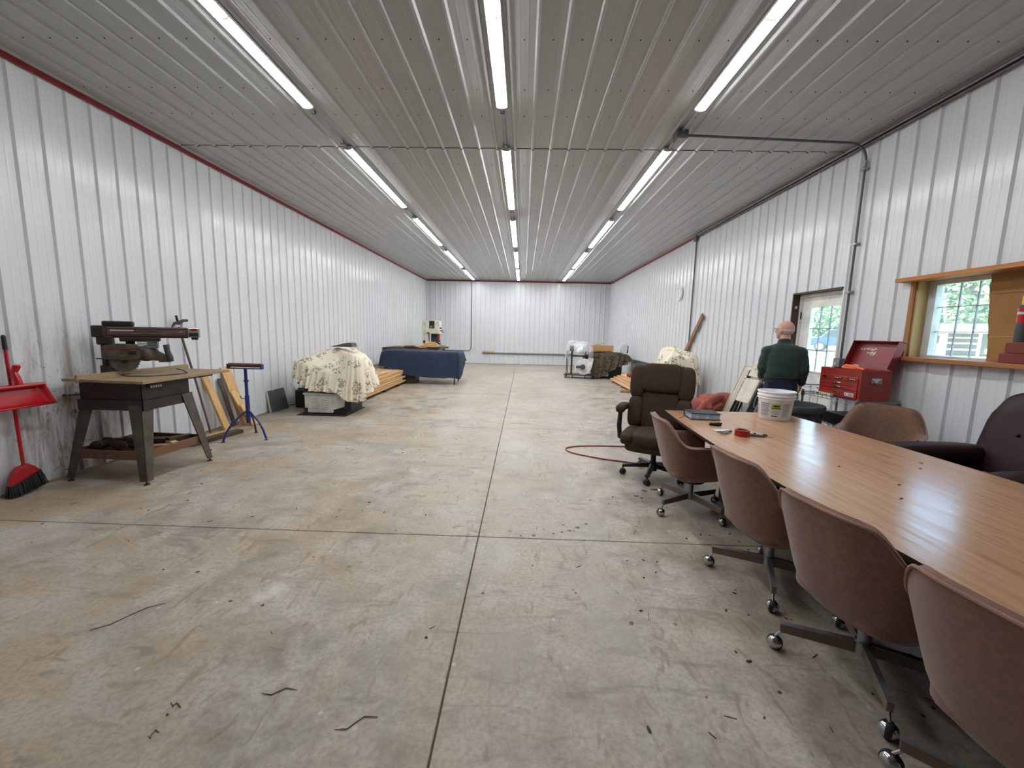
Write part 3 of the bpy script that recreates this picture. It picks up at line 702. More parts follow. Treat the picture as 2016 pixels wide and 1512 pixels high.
# clock
ck = empty('wall_clock', (XR-.03, 10.52, 2.57), 0, 'round white wall clock on the right wall', 'clock')
MB().lathe([(.001, 0), (.165, 0), (.165, .03), (.15, .045), (.14, .035), (.001, .033)], (XR-.02, 10.52, 2.57), 32, (-1, 0, 0)).build('case', 'white_p', ck)
m = MB()
for k in range(12):
    a = k*PI/6; m.box((XR-.0555, 10.52+.115*math.sin(a), 2.57+.115*math.cos(a)), (.002, .012, .024), (-a, 0, 0))
m.build('hour_marks', 'black', ck, smooth=False)
m = MB().bar((XR-.057, 10.52, 2.57), (XR-.057, 10.56, 2.64), .012, .003, (1, 0, 0)); m.build('hand', 'black', ck, smooth=False)
m = MB().bar((XR-.059, 10.52, 2.57), (XR-.059, 10.50, 2.46), .009, .003, (1, 0, 0)); m.build('hand', 'black', ck, smooth=False)
# ---------------------------------------------------------------- conference table
tb = empty('conference_table', (2.14, 2.40, 0), 0, 'long boat-shaped conference table with a wood-grain laminate top', 'table')
def boat(inset=0):
    ya, yb = .53+inset, 4.27-inset; L = []; Rr = []
    for k in range(25):
        y = ya+(yb-ya)*k/24; u = (y-2.40)/1.87; hw = (.715-.10*u*u)-inset
        L.append((2.142-hw, y)); Rr.append((2.142+hw, y))
    return Rr + L[::-1]
MB().prism(boat(), 2, .724, .745).build('tabletop', 'lam', tb, smooth=False)
m = MB(); o_ = boat(-.003); i_ = boat(.006); n = len(o_)
m.add([(x, y, z) for x, y in o_ for z in (.722, .7445)] + [(x, y, z) for x, y in i_ for z in (.722, .7445)],
      [(2*i, 2*((i+1) % n), 2*((i+1) % n)+1, 2*i+1) for i in range(n)] + [(2*n+2*i, 2*n+2*((i+1) % n), 2*((i+1) % n), 2*i) for i in range(n)])
m.build('edge_band', 'tedge', tb, smooth=False)
for y in (1.3, 3.45):
    m = MB().mm((1.88, y-.25, .0), (2.40, y+.25, .68)); m.build('pedestal', 'tbase', tb, smooth=False, bevel=.01)
MB().mm((2.10, 1.55, .25), (2.18, 3.2, .70)).build('stretcher', 'tbase', tb, smooth=False)
MB().mm((1.80, .9, .68), (2.48, 4.0, .722)).build('underframe', 'tbase', tb, smooth=False)

# ---------------------------------------------------------------- upholstered barrel chairs on chrome ball casters
def plan(t, a=.315, b=.315, e=2.7, front=.235):
    # t in -1..1 around the shell, 0 = middle of the back; returns point and outward normal (chair faces +x)
    sg = 1 if t >= 0 else -1; q = abs(t)
    if q < .62:
        th = q/.62*PI/2; c, s_ = math.cos(th), math.sin(th)
        return Vector((-a*abs(c)**(2/e)-.045, sg*b*abs(s_)**(2/e), 0))
    u = (q-.62)/.38
    return Vector((-.045+(front+.0)*u, sg*(b-.012*u*u), 0))
def rimz(t):
    q = abs(t); hi, lo = .835, .635
    if q < .21: return hi-.006*(q/.21)**2
    u = min(1, (q-.21)/.34); u = u*u*(3-2*u)
    return hi-.006-(hi-.006-lo)*u
def barrel_chair(loc, rz, base_ang, label, mat='fabric', lift=0.0, k=1.0):
    e = empty('barrel_chair', (loc[0], loc[1], 0), rz, label, 'chair', 'brown upholstered barrel chairs')
    U = 49; outer = []
    prof_ = [(1.0, 0.0), (1.0, .03), (1.0, .3), (1.0, .6), (.99, .85), (.965, .97), (.88, 1.06), (.68, 1.12), (.35, 1.145), (0.02, 1.15)]
    def tap(p, f):
        f = min(f, 1); return (p.x*(1-.37*f) if p.x < 0 else p.x*(1-.1*f), p.y*(1-.15*f))
    def out_pt(i, j):
        t = -1+2*i/(U-1); p = plan(t); zt = rimz(t); zb = .355+.03*abs(t)
        r, f = prof_[j]; z = zt+(zb-zt)*min(f, 1.0) - max(0, f-1.0)*.5
        x, y = tap(p, f)
        return (x*r*k + .03*(1-r), y*r*k, z+lift)
    m = MB(); nj = len(prof_)
    m.add([out_pt(i, j) for i in range(U) for j in range(nj)], [(i*nj+j, (i+1)*nj+j, (i+1)*nj+j+1, i*nj+j+1) for i in range(U-1) for j in range(nj-1)])
    m.build('outer_shell', mat, e, local=True, angle=70)
    th = .062
    def in_pt(i, j):
        t = -1+2*i/(U-1); p = plan(t); zt = rimz(t); f = (0, .0, .05, .35, 1)[j]; thick = (0.0, .4, .95, 1.05, 1.15)[j]*th
        d = Vector((-p.x, -p.y, 0)) if abs(t) < .62 else Vector((0, -p.y, 0)); d.normalize()
        z = zt + (.014 if j == 1 else 0) + (.40-zt)*f
        x, y = tap(p, f*.9)
        return ((x+d.x*thick)*k, (y+d.y*thick)*k, z+lift)
    m = MB(); m.add([in_pt(i, j) for i in range(U) for j in range(5)], [(i*5+j, (i+1)*5+j, (i+1)*5+j+1, i*5+j+1) for i in range(U-1) for j in range(4)])
    for s_, sd in ((0, 1), (U-1, -1)):    # close the arm fronts
        a = [out_pt(s_, j) for j in range(6)]; b = [in_pt(s_, j) for j in range(5)]
        m.add(a+b, [(0, 1, 7, 6), (1, 2, 8, 7), (2, 3, 9, 8), (3, 4, 10, 9), (4, 5, 10)])
    m.build('inner_back', mat, e, local=True, angle=70)
    pts = []
    for i in range(U):
        t = -1+2*i/(U-1); p = plan(t); pts.append((p.x*1.005*k, p.y*1.005*k, rimz(t)+.002+lift))
    MB().tube(pts, .0065, 6).build('piping', 'piping', e, local=True)
    MB().ell((.0, 0, .405+lift), (.215*k, .235*k, .075), .35, .4, nu=32, nv=14).build('seat', mat, e, local=True, angle=80)
    m = MB().lathe([(.001, .27+lift), (.11, .27+lift), (.13, .30+lift), (.001, .30+lift)], n=20); m.build('swivel_plate', 'black', e, local=True)
    b0 = math.radians(base_ang) - rz
    MB().cyl((0, 0, .105), (0, 0, .285+lift), .026, n=16).cyl((0, 0, .10), (0, 0, .165), .034, n=16).build('column', 'galv', e, local=True)
    for q in range(4):
        a = b0+q*PI/2; d = Vector((math.cos(a), math.sin(a), 0)); s_ = Vector((-d.y, d.x, 0))
        m = MB().bar(d*.03+Vector((0, 0, .130)), d*.322+Vector((0, 0, .118)), .024, .055, h1=.042)
        leg = m.build('leg', 'bronze', e, local=True, smooth=False, bevel=.004)
        MB().bar(d*.03+Vector((0, 0, .1595)), d*.324+Vector((0, 0, .141)), .027, .004).build('top_strip', 'galv', leg, local=True, smooth=False)
        cc = d*.335+Vector((0, 0, .034))
        ct = MB().ell(cc, (.034, .034, .034), nu=20, nv=14).cyl(cc+Vector((0, 0, .03)), d*.31+Vector((0, 0, .10)), .007, n=8).build('caster', 'chrome', e, local=True)
        ax = (d*.35+s_).normalized()
        MB().lathe([(.001, -.011), (.0335, -.011), (.0352, -.006), (.0352, .006), (.0335, .011), (.001, .011)], cc, 20, ax).build('wheel', 'black', ct, local=True)
    return e
barrel_chair((1.515, 3.47), math.radians(-3), 206.8, 'brown barrel chair at the table in front of the dark office chair')
barrel_chair((1.594, 2.44), math.radians(7), 154, 'second brown barrel chair from the office chair along the table side')
barrel_chair((1.60, 1.73), math.radians(11), 155.7, 'third brown barrel chair from the office chair with two casters showing')
barrel_chair((1.615, 1.08), math.radians(9), 138, 'brown barrel chair closest to the camera, cut off by the picture edge')
barrel_chair((3.24, 3.66), math.radians(222), 20, 'brown barrel chair across the table facing it, below the red toolbox', 'fabric_d', .075, .97)

# ---------------------------------------------------------------- tall office chair
ex = empty('office_chair', (1.453, 4.30, 0), math.radians(243), 'tall dark brown cushioned office chair at the head of the table', 'chair')
tilt = math.radians(-11)
def bk(x, y, z): # point on the back plane, local chair coordinates (faces +x); x = proud of plane
    return Vector((-.20 + x*math.cos(tilt) + (z-.50)*math.sin(tilt), y, z))
rt = (0, tilt, 0)
def backcush(name, y, z, hy, hz, hx, mat='exec', e=.42, e2=.42, x=.03, parent=ex):
    return MB().ell(bk(x, y, z), (hx, hy, hz), e, e2, r=Euler((0, tilt, 0)).to_matrix(), nu=36, nv=20).build(name, mat, parent, local=True, angle=80)
b = backcush('backrest', 0, .82, .31, .38, .055, x=-.02, e=.3)
backcush('headrest', 0, 1.052, .218, .165, .088, e=.4, x=.045)
backcush('back_cushion', 0, .70, .205, .225, .06, e=.4, x=.035)
for s_ in (-1, 1):
    backcush('bolster', s_*.256, 1.0, .088, .195, .075, e=.7, e2=.6, x=.035)
    backcush('bolster', s_*.256, .665, .08, .175, .08, e=.55, x=.04)
    m = MB().tube([bk(.085, s_*.205, 1.19), bk(.105, s_*.208, 1.05), bk(.085, s_*.195, .9), bk(.08, s_*.175, .7), bk(.07, s_*.17, .52)], .006, 6)
    m.build('seam', 'seam', b, local=True)
MB().ell((.09, 0, .455), (.27, .205, .075), .4, .45, nu=36, nv=16).build('seat', 'exec', ex, local=True, angle=80)
for s_ in (-1, 1): MB().ell((.10, s_*.235, .455), (.26, .075, .07), .55, .5, nu=30, nv=14).build('seat_bolster', 'exec', ex, local=True, angle=80)
MB().ell((.07, 0, .385), (.27, .27, .065), .3, .4, nu=32, nv=12).build('seat_skirt', 'exec', ex, local=True, angle=80)
MB().mm((-.13, -.1, .28), (.13, .1, .335)).build('tilt_plate', 'black', ex, local=True, bevel=.01)
for s_ in (-1, 1):
    ar = MB().tube([(.10, s_*.30, .40), (.13, s_*.345, .42), (.13, s_*.36, .55), (.10, s_*.36, .69), (-.0, s_*.355, .712), (-.16, s_*.34, .71), (-.27, s_*.31, .72)], [.02, .024, .026, .024, .022, .02, .02], 10).build('arm', 'black', ex, local=True)
    MB().ell((.02, s_*.355, .745), (.15, .045, .036), .55, .6, nu=24, nv=12).ell((.13, s_*.355, .735), (.055, .05, .045), .8, .8, nu=18, nv=10).build('arm_pad', 'exec', ar, local=True)
MB().cyl((0, 0, .10), (0, 0, .3), .028, n=14).cyl((0, 0, .07), (0, 0, .17), .045, .036, n=14).build('column', 'black', ex, local=True)
MB().cyl((.04, .06, .31), (.12, .27, .29), .006, n=8).ell((.12, .28, .288), (.016, .022, .016)).build('lever', 'black', ex, local=True)
for q in range(5):
    a = math.radians(170.5+72*q) - ex.rotation_euler.z; d = Vector((math.cos(a), math.sin(a), 0))
    MB().loft([(d*(.02+.3*u)+Vector((0, 0, .125-.03*u**1.5)), .034-.01*u, .03-.012*u, Vector((-d.y, d.x, 0)), Vector((0, 0, 1))) for u in (0, .25, .5, .75, 1)], 10).build('leg', 'black', ex, local=True, angle=60)
    cc = d*.315+Vector((0, 0, .028)); s_ = Vector((-d.y, d.x, 0)); ax = (s_*.8+d*.6).normalized()
    ct = MB().ell(cc+Vector((0, 0, .012)), (.027, .027, .026), .7).cyl(cc+Vector((0, 0, .02)), cc+Vector((0, 0, .075)), .008, n=8).build('caster', 'black', ex, local=True)
    for sg in (-1, 1): MB().lathe([(.001, -.008), (.026, -.008), (.028, 0), (.026, .008), (.001, .008)], cc+ax*.02*sg, 16, ax).build('wheel', 'rubber', ct, local=True)

# ---------------------------------------------------------------- leather armchair at the right
rc = empty('leather_armchair', (3.41, 2.85, 0), math.radians(180), 'dark brown leather armchair between the table and the right wall', 'armchair')
MB().ell((.0, 0, .30), (.42, .40, .16), .3, .3, nu=36, nv=14).build('base', 'leather', rc, local=True, angle=80)
MB().ell((.10, 0, .46), (.36, .25, .095), .5, .45, nu=36, nv=14).build('seat_cushion', 'leather', rc, local=True, angle=80)
for s_ in (-1, 1):
    MB().ell((.04, s_*.35, .42), (.40, .085, .23), .4, .4, nu=32, nv=14).ell((.09, s_*.355, .655), (.45, .10, .085), .7, .6, nu=32, nv=14).ell((.50, s_*.355, .66), (.055, .095, .075), .8, nu=20, nv=10).build('arm', 'leather', rc, local=True, angle=80)
R_b = Euler((0, math.radians(-14), 0)).to_matrix()
bk2 = MB()
def backsurf(i, j):
    u = 2*PI*i; v = -PI/2+PI*j; f = lambda x, p: math.copysign(abs(x)**p, x)
    cz = f(math.cos(v), .45); p = Vector((.13*cz*f(math.cos(u), .6), .41*cz*f(math.sin(u), .5), (.40*f(math.sin(v), .45))))
    tpr = 1-.12*max(0, p.z/.36)**2; p.y *= tpr; p.x += .018*noise.noise(Vector((p.y*9, p.z*7, 4)))
    return Vector((-.33, 0, .79)) + R_b @ p
bk2.grid(backsurf, 48, 28, wrap=True); bk2.build('backrest', 'leather', rc, local=True, angle=80)
for y in (-.12, .14): MB().ell(Vector((-.33, 0, .84))+R_b @ Vector((.12, y, 0)), (.012, .014, .014)).build('button', 'leather', rc, local=True)
for a in (-.34, .34):
    for b in (-.32, .32): MB().cyl((a, b, 0), (a, b, .16), .022, .03, n=10).build('foot', 'black', rc, local=True)

# ---------------------------------------------------------------- things on the table
TZ = .7455
bu = empty('bucket', (2.49, 3.965, TZ), 0, 'white plastic bucket with a printed label on the table', 'bucket')
prb = [(.001, 0), (.125, 0), (.131, .006), (.15, .205), (.160, .205), (.160, .215), (.152, .217), (.153, .228), (.163, .230), (.163, .242), (.155, .245), (.156, .265), (.164, .268), (.162, .278), (.152, .278), (.145, .25), (.126, .012), (.001, .01)]
MB().lathe(prb, (2.49, 3.965, TZ), 48).build('body', 'bucket_p', bu, angle=40)
def wrap(a0, a1, z0, z1, off):   # curved patch on the bucket
    def f(u, v):
        a = a0+(a1-a0)*u; z = z0+(z1-z0)*v; r = .131+(.150-.131)*(z-.006)/.199+off
        return (2.49+r*math.cos(a), 3.965+r*math.sin(a), TZ+z)
    return f
A0 = math.radians(238)
lab = MB().grid(wrap(A0-.95, A0+.95, .03, .175, .0006), 20, 4).build('label', 'label', bu)
m = MB(); z = .165; k = 0
while z > .04:
    for a, b_ in ((-.9, -.32), (.42, .9)):
        e_ = b_-rnd.uniform(0, .12)
        m.grid(wrap(A0+a, A0+e_, z-.0045, z, .0012), 8, 2)
        if rnd.random() < .35: z -= .003
    z -= .0085
for z in (.092, .08, .068): m.grid(wrap(A0-.24, A0+.30-rnd.uniform(0, .1), z-.005, z, .0012), 6, 2)
tag(m.build('text_lines', 'ink', lab), kind='stuff')
MB().grid(wrap(A0-.22, A0+.34, .105, .165, .0011), 8, 2).build('logo_panel', 'inkg', lab)
m = MB().grid(wrap(A0-.1, A0+.25, .135, .152, .0017), 8, 2).grid(wrap(A0-.22, A0+.34, .119, .126, .0017), 8, 2).grid(wrap(A0-.2, A0+.16, .040, .05, .0017), 8, 2); m.build('logo_mark', 'inkd', lab)
m = MB(); pts = []
for k in range(15):
    u = k/14; a = math.radians(238)-PI/2+PI*u*1.0
    pts.append((2.49+.163*math.cos(a), 3.965+.163*math.sin(a), TZ+.21-.15*math.sin(PI*u)))
m = MB().tube([(2.49+.162*math.cos(math.radians(150)), 3.965+.162*math.sin(math.radians(150)), TZ+.215)] + [(2.49+(.166+.02*math.sin(PI*k/8))*math.cos(math.radians(150+k*4)), 3.965+(.166+.02*math.sin(PI*k/8))*math.sin(math.radians(150+k*4)), TZ+.215-.12*math.sin(PI*k/10)) for k in range(1, 9)], .003, 6); m.build('handle', 'galv', bu)
bo = empty('book', (1.76, 3.90, TZ), math.radians(-5), 'thick dark-covered book with bluish page edges on the table', 'book')
MB().mm((-.135, -.1, .004), (.128, .098, .058)).build('pages', 'page', bo, local=True, smooth=False, bevel=.006)
MB().mm((-.142, -.106, .058), (.135, .104, .064)).mm((-.142, -.106, 0), (.135, .104, .005)).mm((-.145, .098, .0), (.137, .106, .063)).build('cover', 'cover', bo, local=True, smooth=False, bevel=.002)
MB().tube([(-.13, .02, .05), (-.15, -.0, .045), (-.165, -.02, .02), (-.2, -.04, .003), (-.225, -.06, .003)], .003, 5).build('ribbon', 'cover', bo, local=True)
tp = empty('tape_roll', (1.785, 3.225, TZ), 0, 'roll of red tape standing flat on the table', 'tape')
MB().lathe([(.043, 0), (.055, 0), (.055, .05), (.043, .05)], (1.785, 3.225, TZ), 32, closed=True).build('tape', 'tape', tp)
MB().lathe([(.039, .001), (.043, .001), (.043, .049), (.039, .049)], (1.785, 3.225, TZ), 32, closed=True).build('core', 'cardtube', tp)
pn = empty('paint_marker', (1.91, 3.25, TZ), 0, 'cream marker pen with black bands behind the tape roll', 'marker')
MB().cyl((1.82, 3.30, TZ+.010), (1.955, 3.235, TZ+.010), .009, n=10).build('barrel', 'beige_p', pn); MB().cyl((1.955, 3.235, TZ+.010), (1.985, 3.22, TZ+.010), .008, .006, n=10).cyl((1.90, 3.2615, TZ+.010), (1.912, 3.2557, TZ+.010), .0096, n=10).build('cap', 'black', pn)
kn = empty('utility_tool', (1.92, 3.19, TZ), 0, 'slim grey metal tool with a pointed end beside the tape roll', 'tool')
MB().bar((1.83, 3.235, TZ+.008), (1.95, 3.185, TZ+.008), .016, .014).build('handle', 'galv_d', kn, smooth=False, bevel=.003); MB().bar((1.95, 3.185, TZ+.008), (2.0, 3.165, TZ+.006), .01, .006, w1=.002, h1=.002).build('tip', 'galv', kn, smooth=False)
pl = empty('pliers', (1.70, 3.30, TZ), 0, 'grey steel pliers lying beside the tape roll', 'pliers')
MB().tube([(1.72, 3.32, TZ+.01), (1.67, 3.30, TZ+.01), (1.62, 3.30, TZ+.01)], [.006, .008, .006], 8).build('handle', 'galv', pl); MB().tube([(1.72, 3.31, TZ+.012), (1.68, 3.27, TZ+.012), (1.63, 3.25, TZ+.012)], [.006, .008, .006], 8).build('handle', 'galv', pl)
MB().bar((1.71, 3.315, TZ+.011), (1.755, 3.33, TZ+.011), .022, .014, w1=.008).build('jaws', 'galv_d', pl, smooth=False)
pp = MB().box((1.70, 3.375, TZ+.0035), (.15, .05, .005), (0, 0, .2)).build('plastic_packet', 'poly', smooth=False); tag(pp, 'small clear plastic packet behind the pliers', 'packet')
m = MB()
for k in range(9): m.ell((1.70+.009*k, 3.575+.012*math.sin(k*2.1), TZ+.012), (.022, .015, .012), r=(rnd.random(), rnd.random(), rnd.random()*3), nu=8, nv=6)
cl = m.build('dried_leaf_clump', 'seam'); tag(cl, 'small dark crumpled clump on the table in front of the book', 'clump')
m = MB()
for x, y in ((2.62, 2.62), (2.5, 2.5), (1.93, 2.0), (2.1, 2.2), (2.3, 1.75), (2.0, 2.5)): m.ell((x, y, TZ+.003), (.012, .006, .003), r=(0, 0, rnd.random()*3), nu=7, nv=5)
tag(m.build('crumbs', 'cardtube'), 'tiny crumbs scattered over the bare tabletop', 'crumbs', kind='stuff')
# ---------------------------------------------------------------- radial arm saw on its stand
sw = empty('radial_arm_saw', (-3.97, 4.02, 0), 0, 'old brown radial arm saw on a splay-legged steel stand by the left wall', 'saw')
feet = [(-3.557, 3.60), (-4.40, 3.645), (-3.525, 4.38), (-4.37, 4.42)]
tops = [(-3.665, 3.725), (-4.28, 3.745), (-3.64, 4.30), (-4.26, 4.32)]
for (fx, fy), (tx, ty) in zip(feet, tops):
    sx = 1 if fx > -4 else -1; sy = -1 if fy < 4 else 1
    m = MB(); z0, z1 = .035, .80
    for ax in (0, 1):
        wd0, wd1 = .07, .135
        c0 = Vector((fx, fy, z0)); c1 = Vector((tx, ty, z1)); dv = Vector((-sx, 0, 0)) if ax == 0 else Vector((0, -sy, 0)); nv = Vector((0, -sy*.006, 0)) if ax == 0 else Vector((-sx*.006, 0, 0))
        q = [c0, c0+dv*wd0, c1+dv*wd1, c1]
        m.add(q + [p+nv for p in q], [(0, 1, 2, 3), (7, 6, 5, 4), (0, 4, 5, 1), (1, 5, 6, 2), (2, 6, 7, 3), (3, 7, 4, 0)])
    lg = m.build('leg', 'rust', sw, smooth=False)
    MB().cyl((fx-sx*.02, fy+(-sy)*.02, 0), (fx-sx*.02, fy-sy*.02, .012), .026, .02, 12).cyl((fx-sx*.02, fy-sy*.02, .012), (fx-sx*.02, fy-sy*.02, .06), .006, n=8).build('leveling_foot', 'rust_d', lg)
    MB().ell((fx-sx*.012, fy+sy*.0, .12), (.008, .008, .008), nu=8, nv=6).build('bolt', 'rust_d', lg)
m = MB(); a0, a1, b0, b1 = -4.27, -3.66, 3.735, 4.29
for z0, z1, e_ in ((.80, .975, 0), (.70, .80, .018)):
    m.mm((a0-e_, b0-e_, z0), (a1+e_, b0-e_+.006, z1)).mm((a0-e_, b1+e_-.006, z0), (a1+e_, b1+e_, z1)).mm((a0-e_, b0-e_, z0), (a0-e_+.006, b1+e_, z1)).mm((a1+e_-.006, b0-e_, z0), (a1+e_, b1+e_, z1))
m.build('apron', 'rust_d', sw, smooth=False)
np_ = MB().mm((a1+.019, 3.80, .905), (a1+.022, 3.95, .945)).build('name_plate', 'black', sw, smooth=False)
m = MB()
for k in range(5): m.mm((a1+.022, 3.815+.026*k, .913), (a1+.0235, 3.831+.026*k, .936))
m.build('plate_marks', 'beige_p', np_, smooth=False)
MB().cyl((-4.25, 3.74, .845), (-4.33, 3.68, .845), .007, n=8).ell((-4.345, 3.665, .845), (.016, .016, .016), nu=10, nv=8).build('crank_knob', 'black', sw)
# table boards
MB().add([(-3.53, 3.625, z) for z in (.974, 1.0)] + [(-3.58, 4.81, z) for z in (.974, 1.0)] + [(-4.24, 4.85, z) for z in (.974, 1.0)] + [(-4.20, 3.68, z) for z in (.974, 1.0)],
    [(0, 2, 3, 1), (2, 4, 5, 3), (4, 6, 7, 5), (6, 0, 1, 7), (1, 3, 5, 7), (0, 6, 4, 2)]).build('tabletop', 'ptop', sw, smooth=False, bevel=.003)
MB().bar((-4.215, 3.665, 1.0), (-4.262, 5.0, 1.0), .022, .075).build('fence', 'ptop', sw, smooth=False)
MB().bar((-4.315, 3.70, .987), (-4.35, 4.6, .987), .16, .026).build('rear_board', 'ptop', sw, smooth=False)
MB().bar((-3.66, 4.3, .96), (-3.66, 4.62, .96), .03, .025).build('side_bracket', 'rust_d', sw, smooth=False)
# column, arm, motor
cx, cy = -4.30, 4.07; dd = Vector((.805, .594, 0)); pp_ = Vector((.594, -.805, 0)); Cc = Vector((cx, cy, 0))
def at(t, s_, z): return Cc + dd*t + pp_*s_ + Vector((0, 0, z))
MB().cyl((cx, cy, .95), (cx, cy, 1.40), .05, n=20).cyl((cx, cy, .95), (cx, cy, 1.10), .07, n=20).build('column', 'rust_d', sw)
m = MB(); m.bar(at(-.03, 0, 1.452), at(.66, 0, 1.452), .10, .10); arm = m.build('arm', 'maroon', sw, smooth=False, bevel=.012)
m = MB(); m.bar(at(.0, 0, 1.396), at(.66, 0, 1.396), .085, .022); m.build('lower_track', 'black', arm, smooth=False)
m = MB()
for z in (1.492, 1.463, 1.448, 1.433): m.bar(at(.02, .051, z), at(.64, .051, z), .002, .004)
m.build('stripes', 'silver', arm, smooth=False)
m = MB(); m.bar(at(.04, .052, 1.463), at(.22, .052, 1.463), .003, .015); m.build('badge', 'beige_p', arm, smooth=False)
mw = Matrix.Translation(at(.60, .0535, 1.455)) @ Matrix(((dd.x, 0, pp_.x, 0), (dd.y, 0, pp_.y, 0), (0, 1, 0, 0), (0, 0, 0, 1)))
lettering('lettering', '10', .034, 'beige_p', arm, mw)
m = MB(); m.bar(at(-.10, 0, 1.45), at(.0, 0, 1.45), .13, .12).bar(at(-.07, 0, 1.36), at(.05, 0, 1.36), .12, .09); m.build('column_housing', 'rust_d', sw, smooth=False, bevel=.012)
m = MB(); m.bar(at(-.02, 0, 1.53), at(.22, 0, 1.53), .10, .055, w1=.09); m.build('top_cap', 'black', sw, smooth=False, bevel=.015)
m = MB(); m.bar(at(.66, 0, 1.448), at(.77, 0, 1.448), .115, .108); ec = m.build('end_cap', 'silver', sw, smooth=False, bevel=.012)
m = MB(); m.bar(at(.69, .058, 1.478), at(.745, .058, 1.478), .004, .022); m.build('red_badge', 'red_c', ec, smooth=False)
m = MB(); m.bar(at(.67, .058, 1.425), at(.755, .058, 1.425), .004, .04); m.build('dark_inset', 'black', ec, smooth=False)
m = MB(); m.bar(at(.69, 0, 1.383), at(.75, 0, 1.383), .07, .03); m.build('end_knob', 'rust_d', ec, smooth=False, bevel=.006)
m = MB(); m.bar(at(.10, 0, 1.37), at(.42, 0, 1.37), .10, .045).bar(at(.14, -.02, 1.30), at(.21, -.02, 1.30), .06, .13).bar(at(.31, -.02, 1.32), at(.4, -.02, 1.32), .07, .1); m.build('yoke', 'rust_d', sw, smooth=False, bevel=.01)
mo = MB().cyl(at(.30, .02, 1.22), at(.30, -.16, 1.22), .085, n=24).ell(at(.30, .04, 1.21), (.07, .07, .07), .7).bar(at(.36, .02, 1.20), at(.47, .03, 1.16), .10, .11, w1=.05, h1=.06).build('motor', 'grime', sw)
m = MB()
for k in range(5): m.bar(at(.24, .028+.002*k, 1.345-.016*k), at(.40, .028+.002*k, 1.345-.016*k), .09, .009)
m.build('cooling_fins', 'silver', mo, smooth=False)
bc = at(.13, .07, 1.155)
n = 48; ring = []
for k in range(n): r = .128 if k % 2 else .116; ring.append((r*math.cos(2*PI*k/n), r*math.sin(2*PI*k/n)))
m = MB(); m.add([bc + dd*x_ + Vector((0, 0, y_)) + pp_*o_ for o_ in (-.001, .001) for x_, y_ in ring], [tuple(range(n)), tuple(range(2*n-1, n-1, -1))] + [(k, (k+1) % n, n+(k+1) % n, n+k) for k in range(n)])
bl = m.build('blade', 'blade', sw, smooth=False)
MB().cyl(bc-pp_*.01, bc+pp_*.014, .028, n=18).build('arbor_nut', 'rust_d', bl)
def gpoly(): return [(-.165, .01), (-.165, .10), (-.15, .155), (-.05, .172), (.10, .165), (.15, .11), (.15, .02), (.05, -.005)]
m = MB(); P = gpoly(); k = len(P)
m.add([bc + dd*x_ + Vector((0, 0, y_)) + pp_*o_ for o_ in (-.035, .028) for x_, y_ in P], [tuple(range(k)), tuple(range(2*k-1, k-1, -1))] + [(i, (i+1) % k, k+(i+1) % k, k+i) for i in range(k)])
gd = m.build('blade_guard', 'grime', sw, smooth=False, bevel=.008)
MB().bar(bc+dd*-.165+pp_*.03+Vector((0, 0, .118)), bc+dd*.14+pp_*.03+Vector((0, 0, .118)), .004, .006).build('guard_stripe', 'red_c', gd, smooth=False)
m = MB().bar(bc+dd*.04+pp_*.03+Vector((0, 0, .075)), bc+dd*.10+pp_*.03+Vector((0, 0, .075)), .004, .04); m.build('guard_label', 'black', gd, smooth=False)
MB().bar(bc+dd*-.165+Vector((0, 0, .02)), bc+dd*-.21+Vector((0, 0, .018)), .012, .012).build('guard_rod', 'rust_d', gd, smooth=False)
MB().tube([at(.47, .05, 1.315), at(.475, .05, 1.25), at(.495, .05, 1.17), at(.50, .05, 1.13)], [.028, .026, .03, .026], 12).bar(at(.40, .04, 1.14), at(.50, .05, 1.14), .03, .03).build('handle', 'dgrey', sw)
MB().tube([at(.16, .05, 1.012), at(.1, .12, 1.008), at(.18, .30, 1.008), at(.34, .37, 1.008), at(.52, .30, 1.008), at(.64, .17, 1.01), at(.60, .08, 1.03), at(.54, .06, 1.05)], .005, 6).build('power_cable', 'black', sw)
# lower tray
m = MB(); zf = .235
q = [(-3.615, 3.66), (-4.335, 3.69), (-4.32, 4.37), (-3.585, 4.33)]
m.add([(x, y, z) for z in (zf, zf+.01) for x, y in q], [(0, 1, 2, 3), (7, 6, 5, 4)] + [(i, (i+1) % 4, 4+(i+1) % 4, 4+i) for i in range(4)])
m.build('tray_floor', 'tray', sw, smooth=False)
for i in range(4):
    a = Vector((*q[i], zf+.035)); b_ = Vector((*q[(i+1) % 4], zf+.035)); MB().bar(a, b_, .018, .085).build('tray_side', 'tray', sw, smooth=False)
# scraps on the tray
for k, (x, y, d_, r, mt, lb, ct) in enumerate([
    (-3.80, 3.95, (.26, .07, .05), .4, 'scrap', 'pale offcut of wood on the front of the saw tray', 'offcut'), (-3.76, 4.14, (.2, .06, .04), -.5, 'cedar', 'pinkish offcut at the right side of the saw tray', 'offcut'),
    (-4.05, 4.2, (.3, .1, .05), .2, 'darkwood', 'dark block at the back of the saw tray', 'offcut'), (-3.78, 4.25, (.22, .09, .07), 1.1, 'darkwood', 'dark block behind the pinkish offcut on the saw tray', 'offcut')]):
    tag(MB().box((x, y, zf+.011+d_[2]/2), d_, (0, 0, r)).build('offcut', mt, smooth=False, bevel=.003), lb, ct, 'offcuts on the saw tray')
m = MB()
for k in range(10): m.ell((-4.14+rnd.uniform(-.12, .14), 3.92+rnd.uniform(-.12, .12), zf+.055), (.075, .05, .042), r=(rnd.random(), rnd.random(), rnd.random()*3), nu=12, nv=8)
MAT['rag'] = mk('grimy_rag', (64, 46, 42), .95, 0, .3, 9)
rg = m.build('rag', 'rag', remesh=.012, smoothit=3); rg.location.z = zf+.013
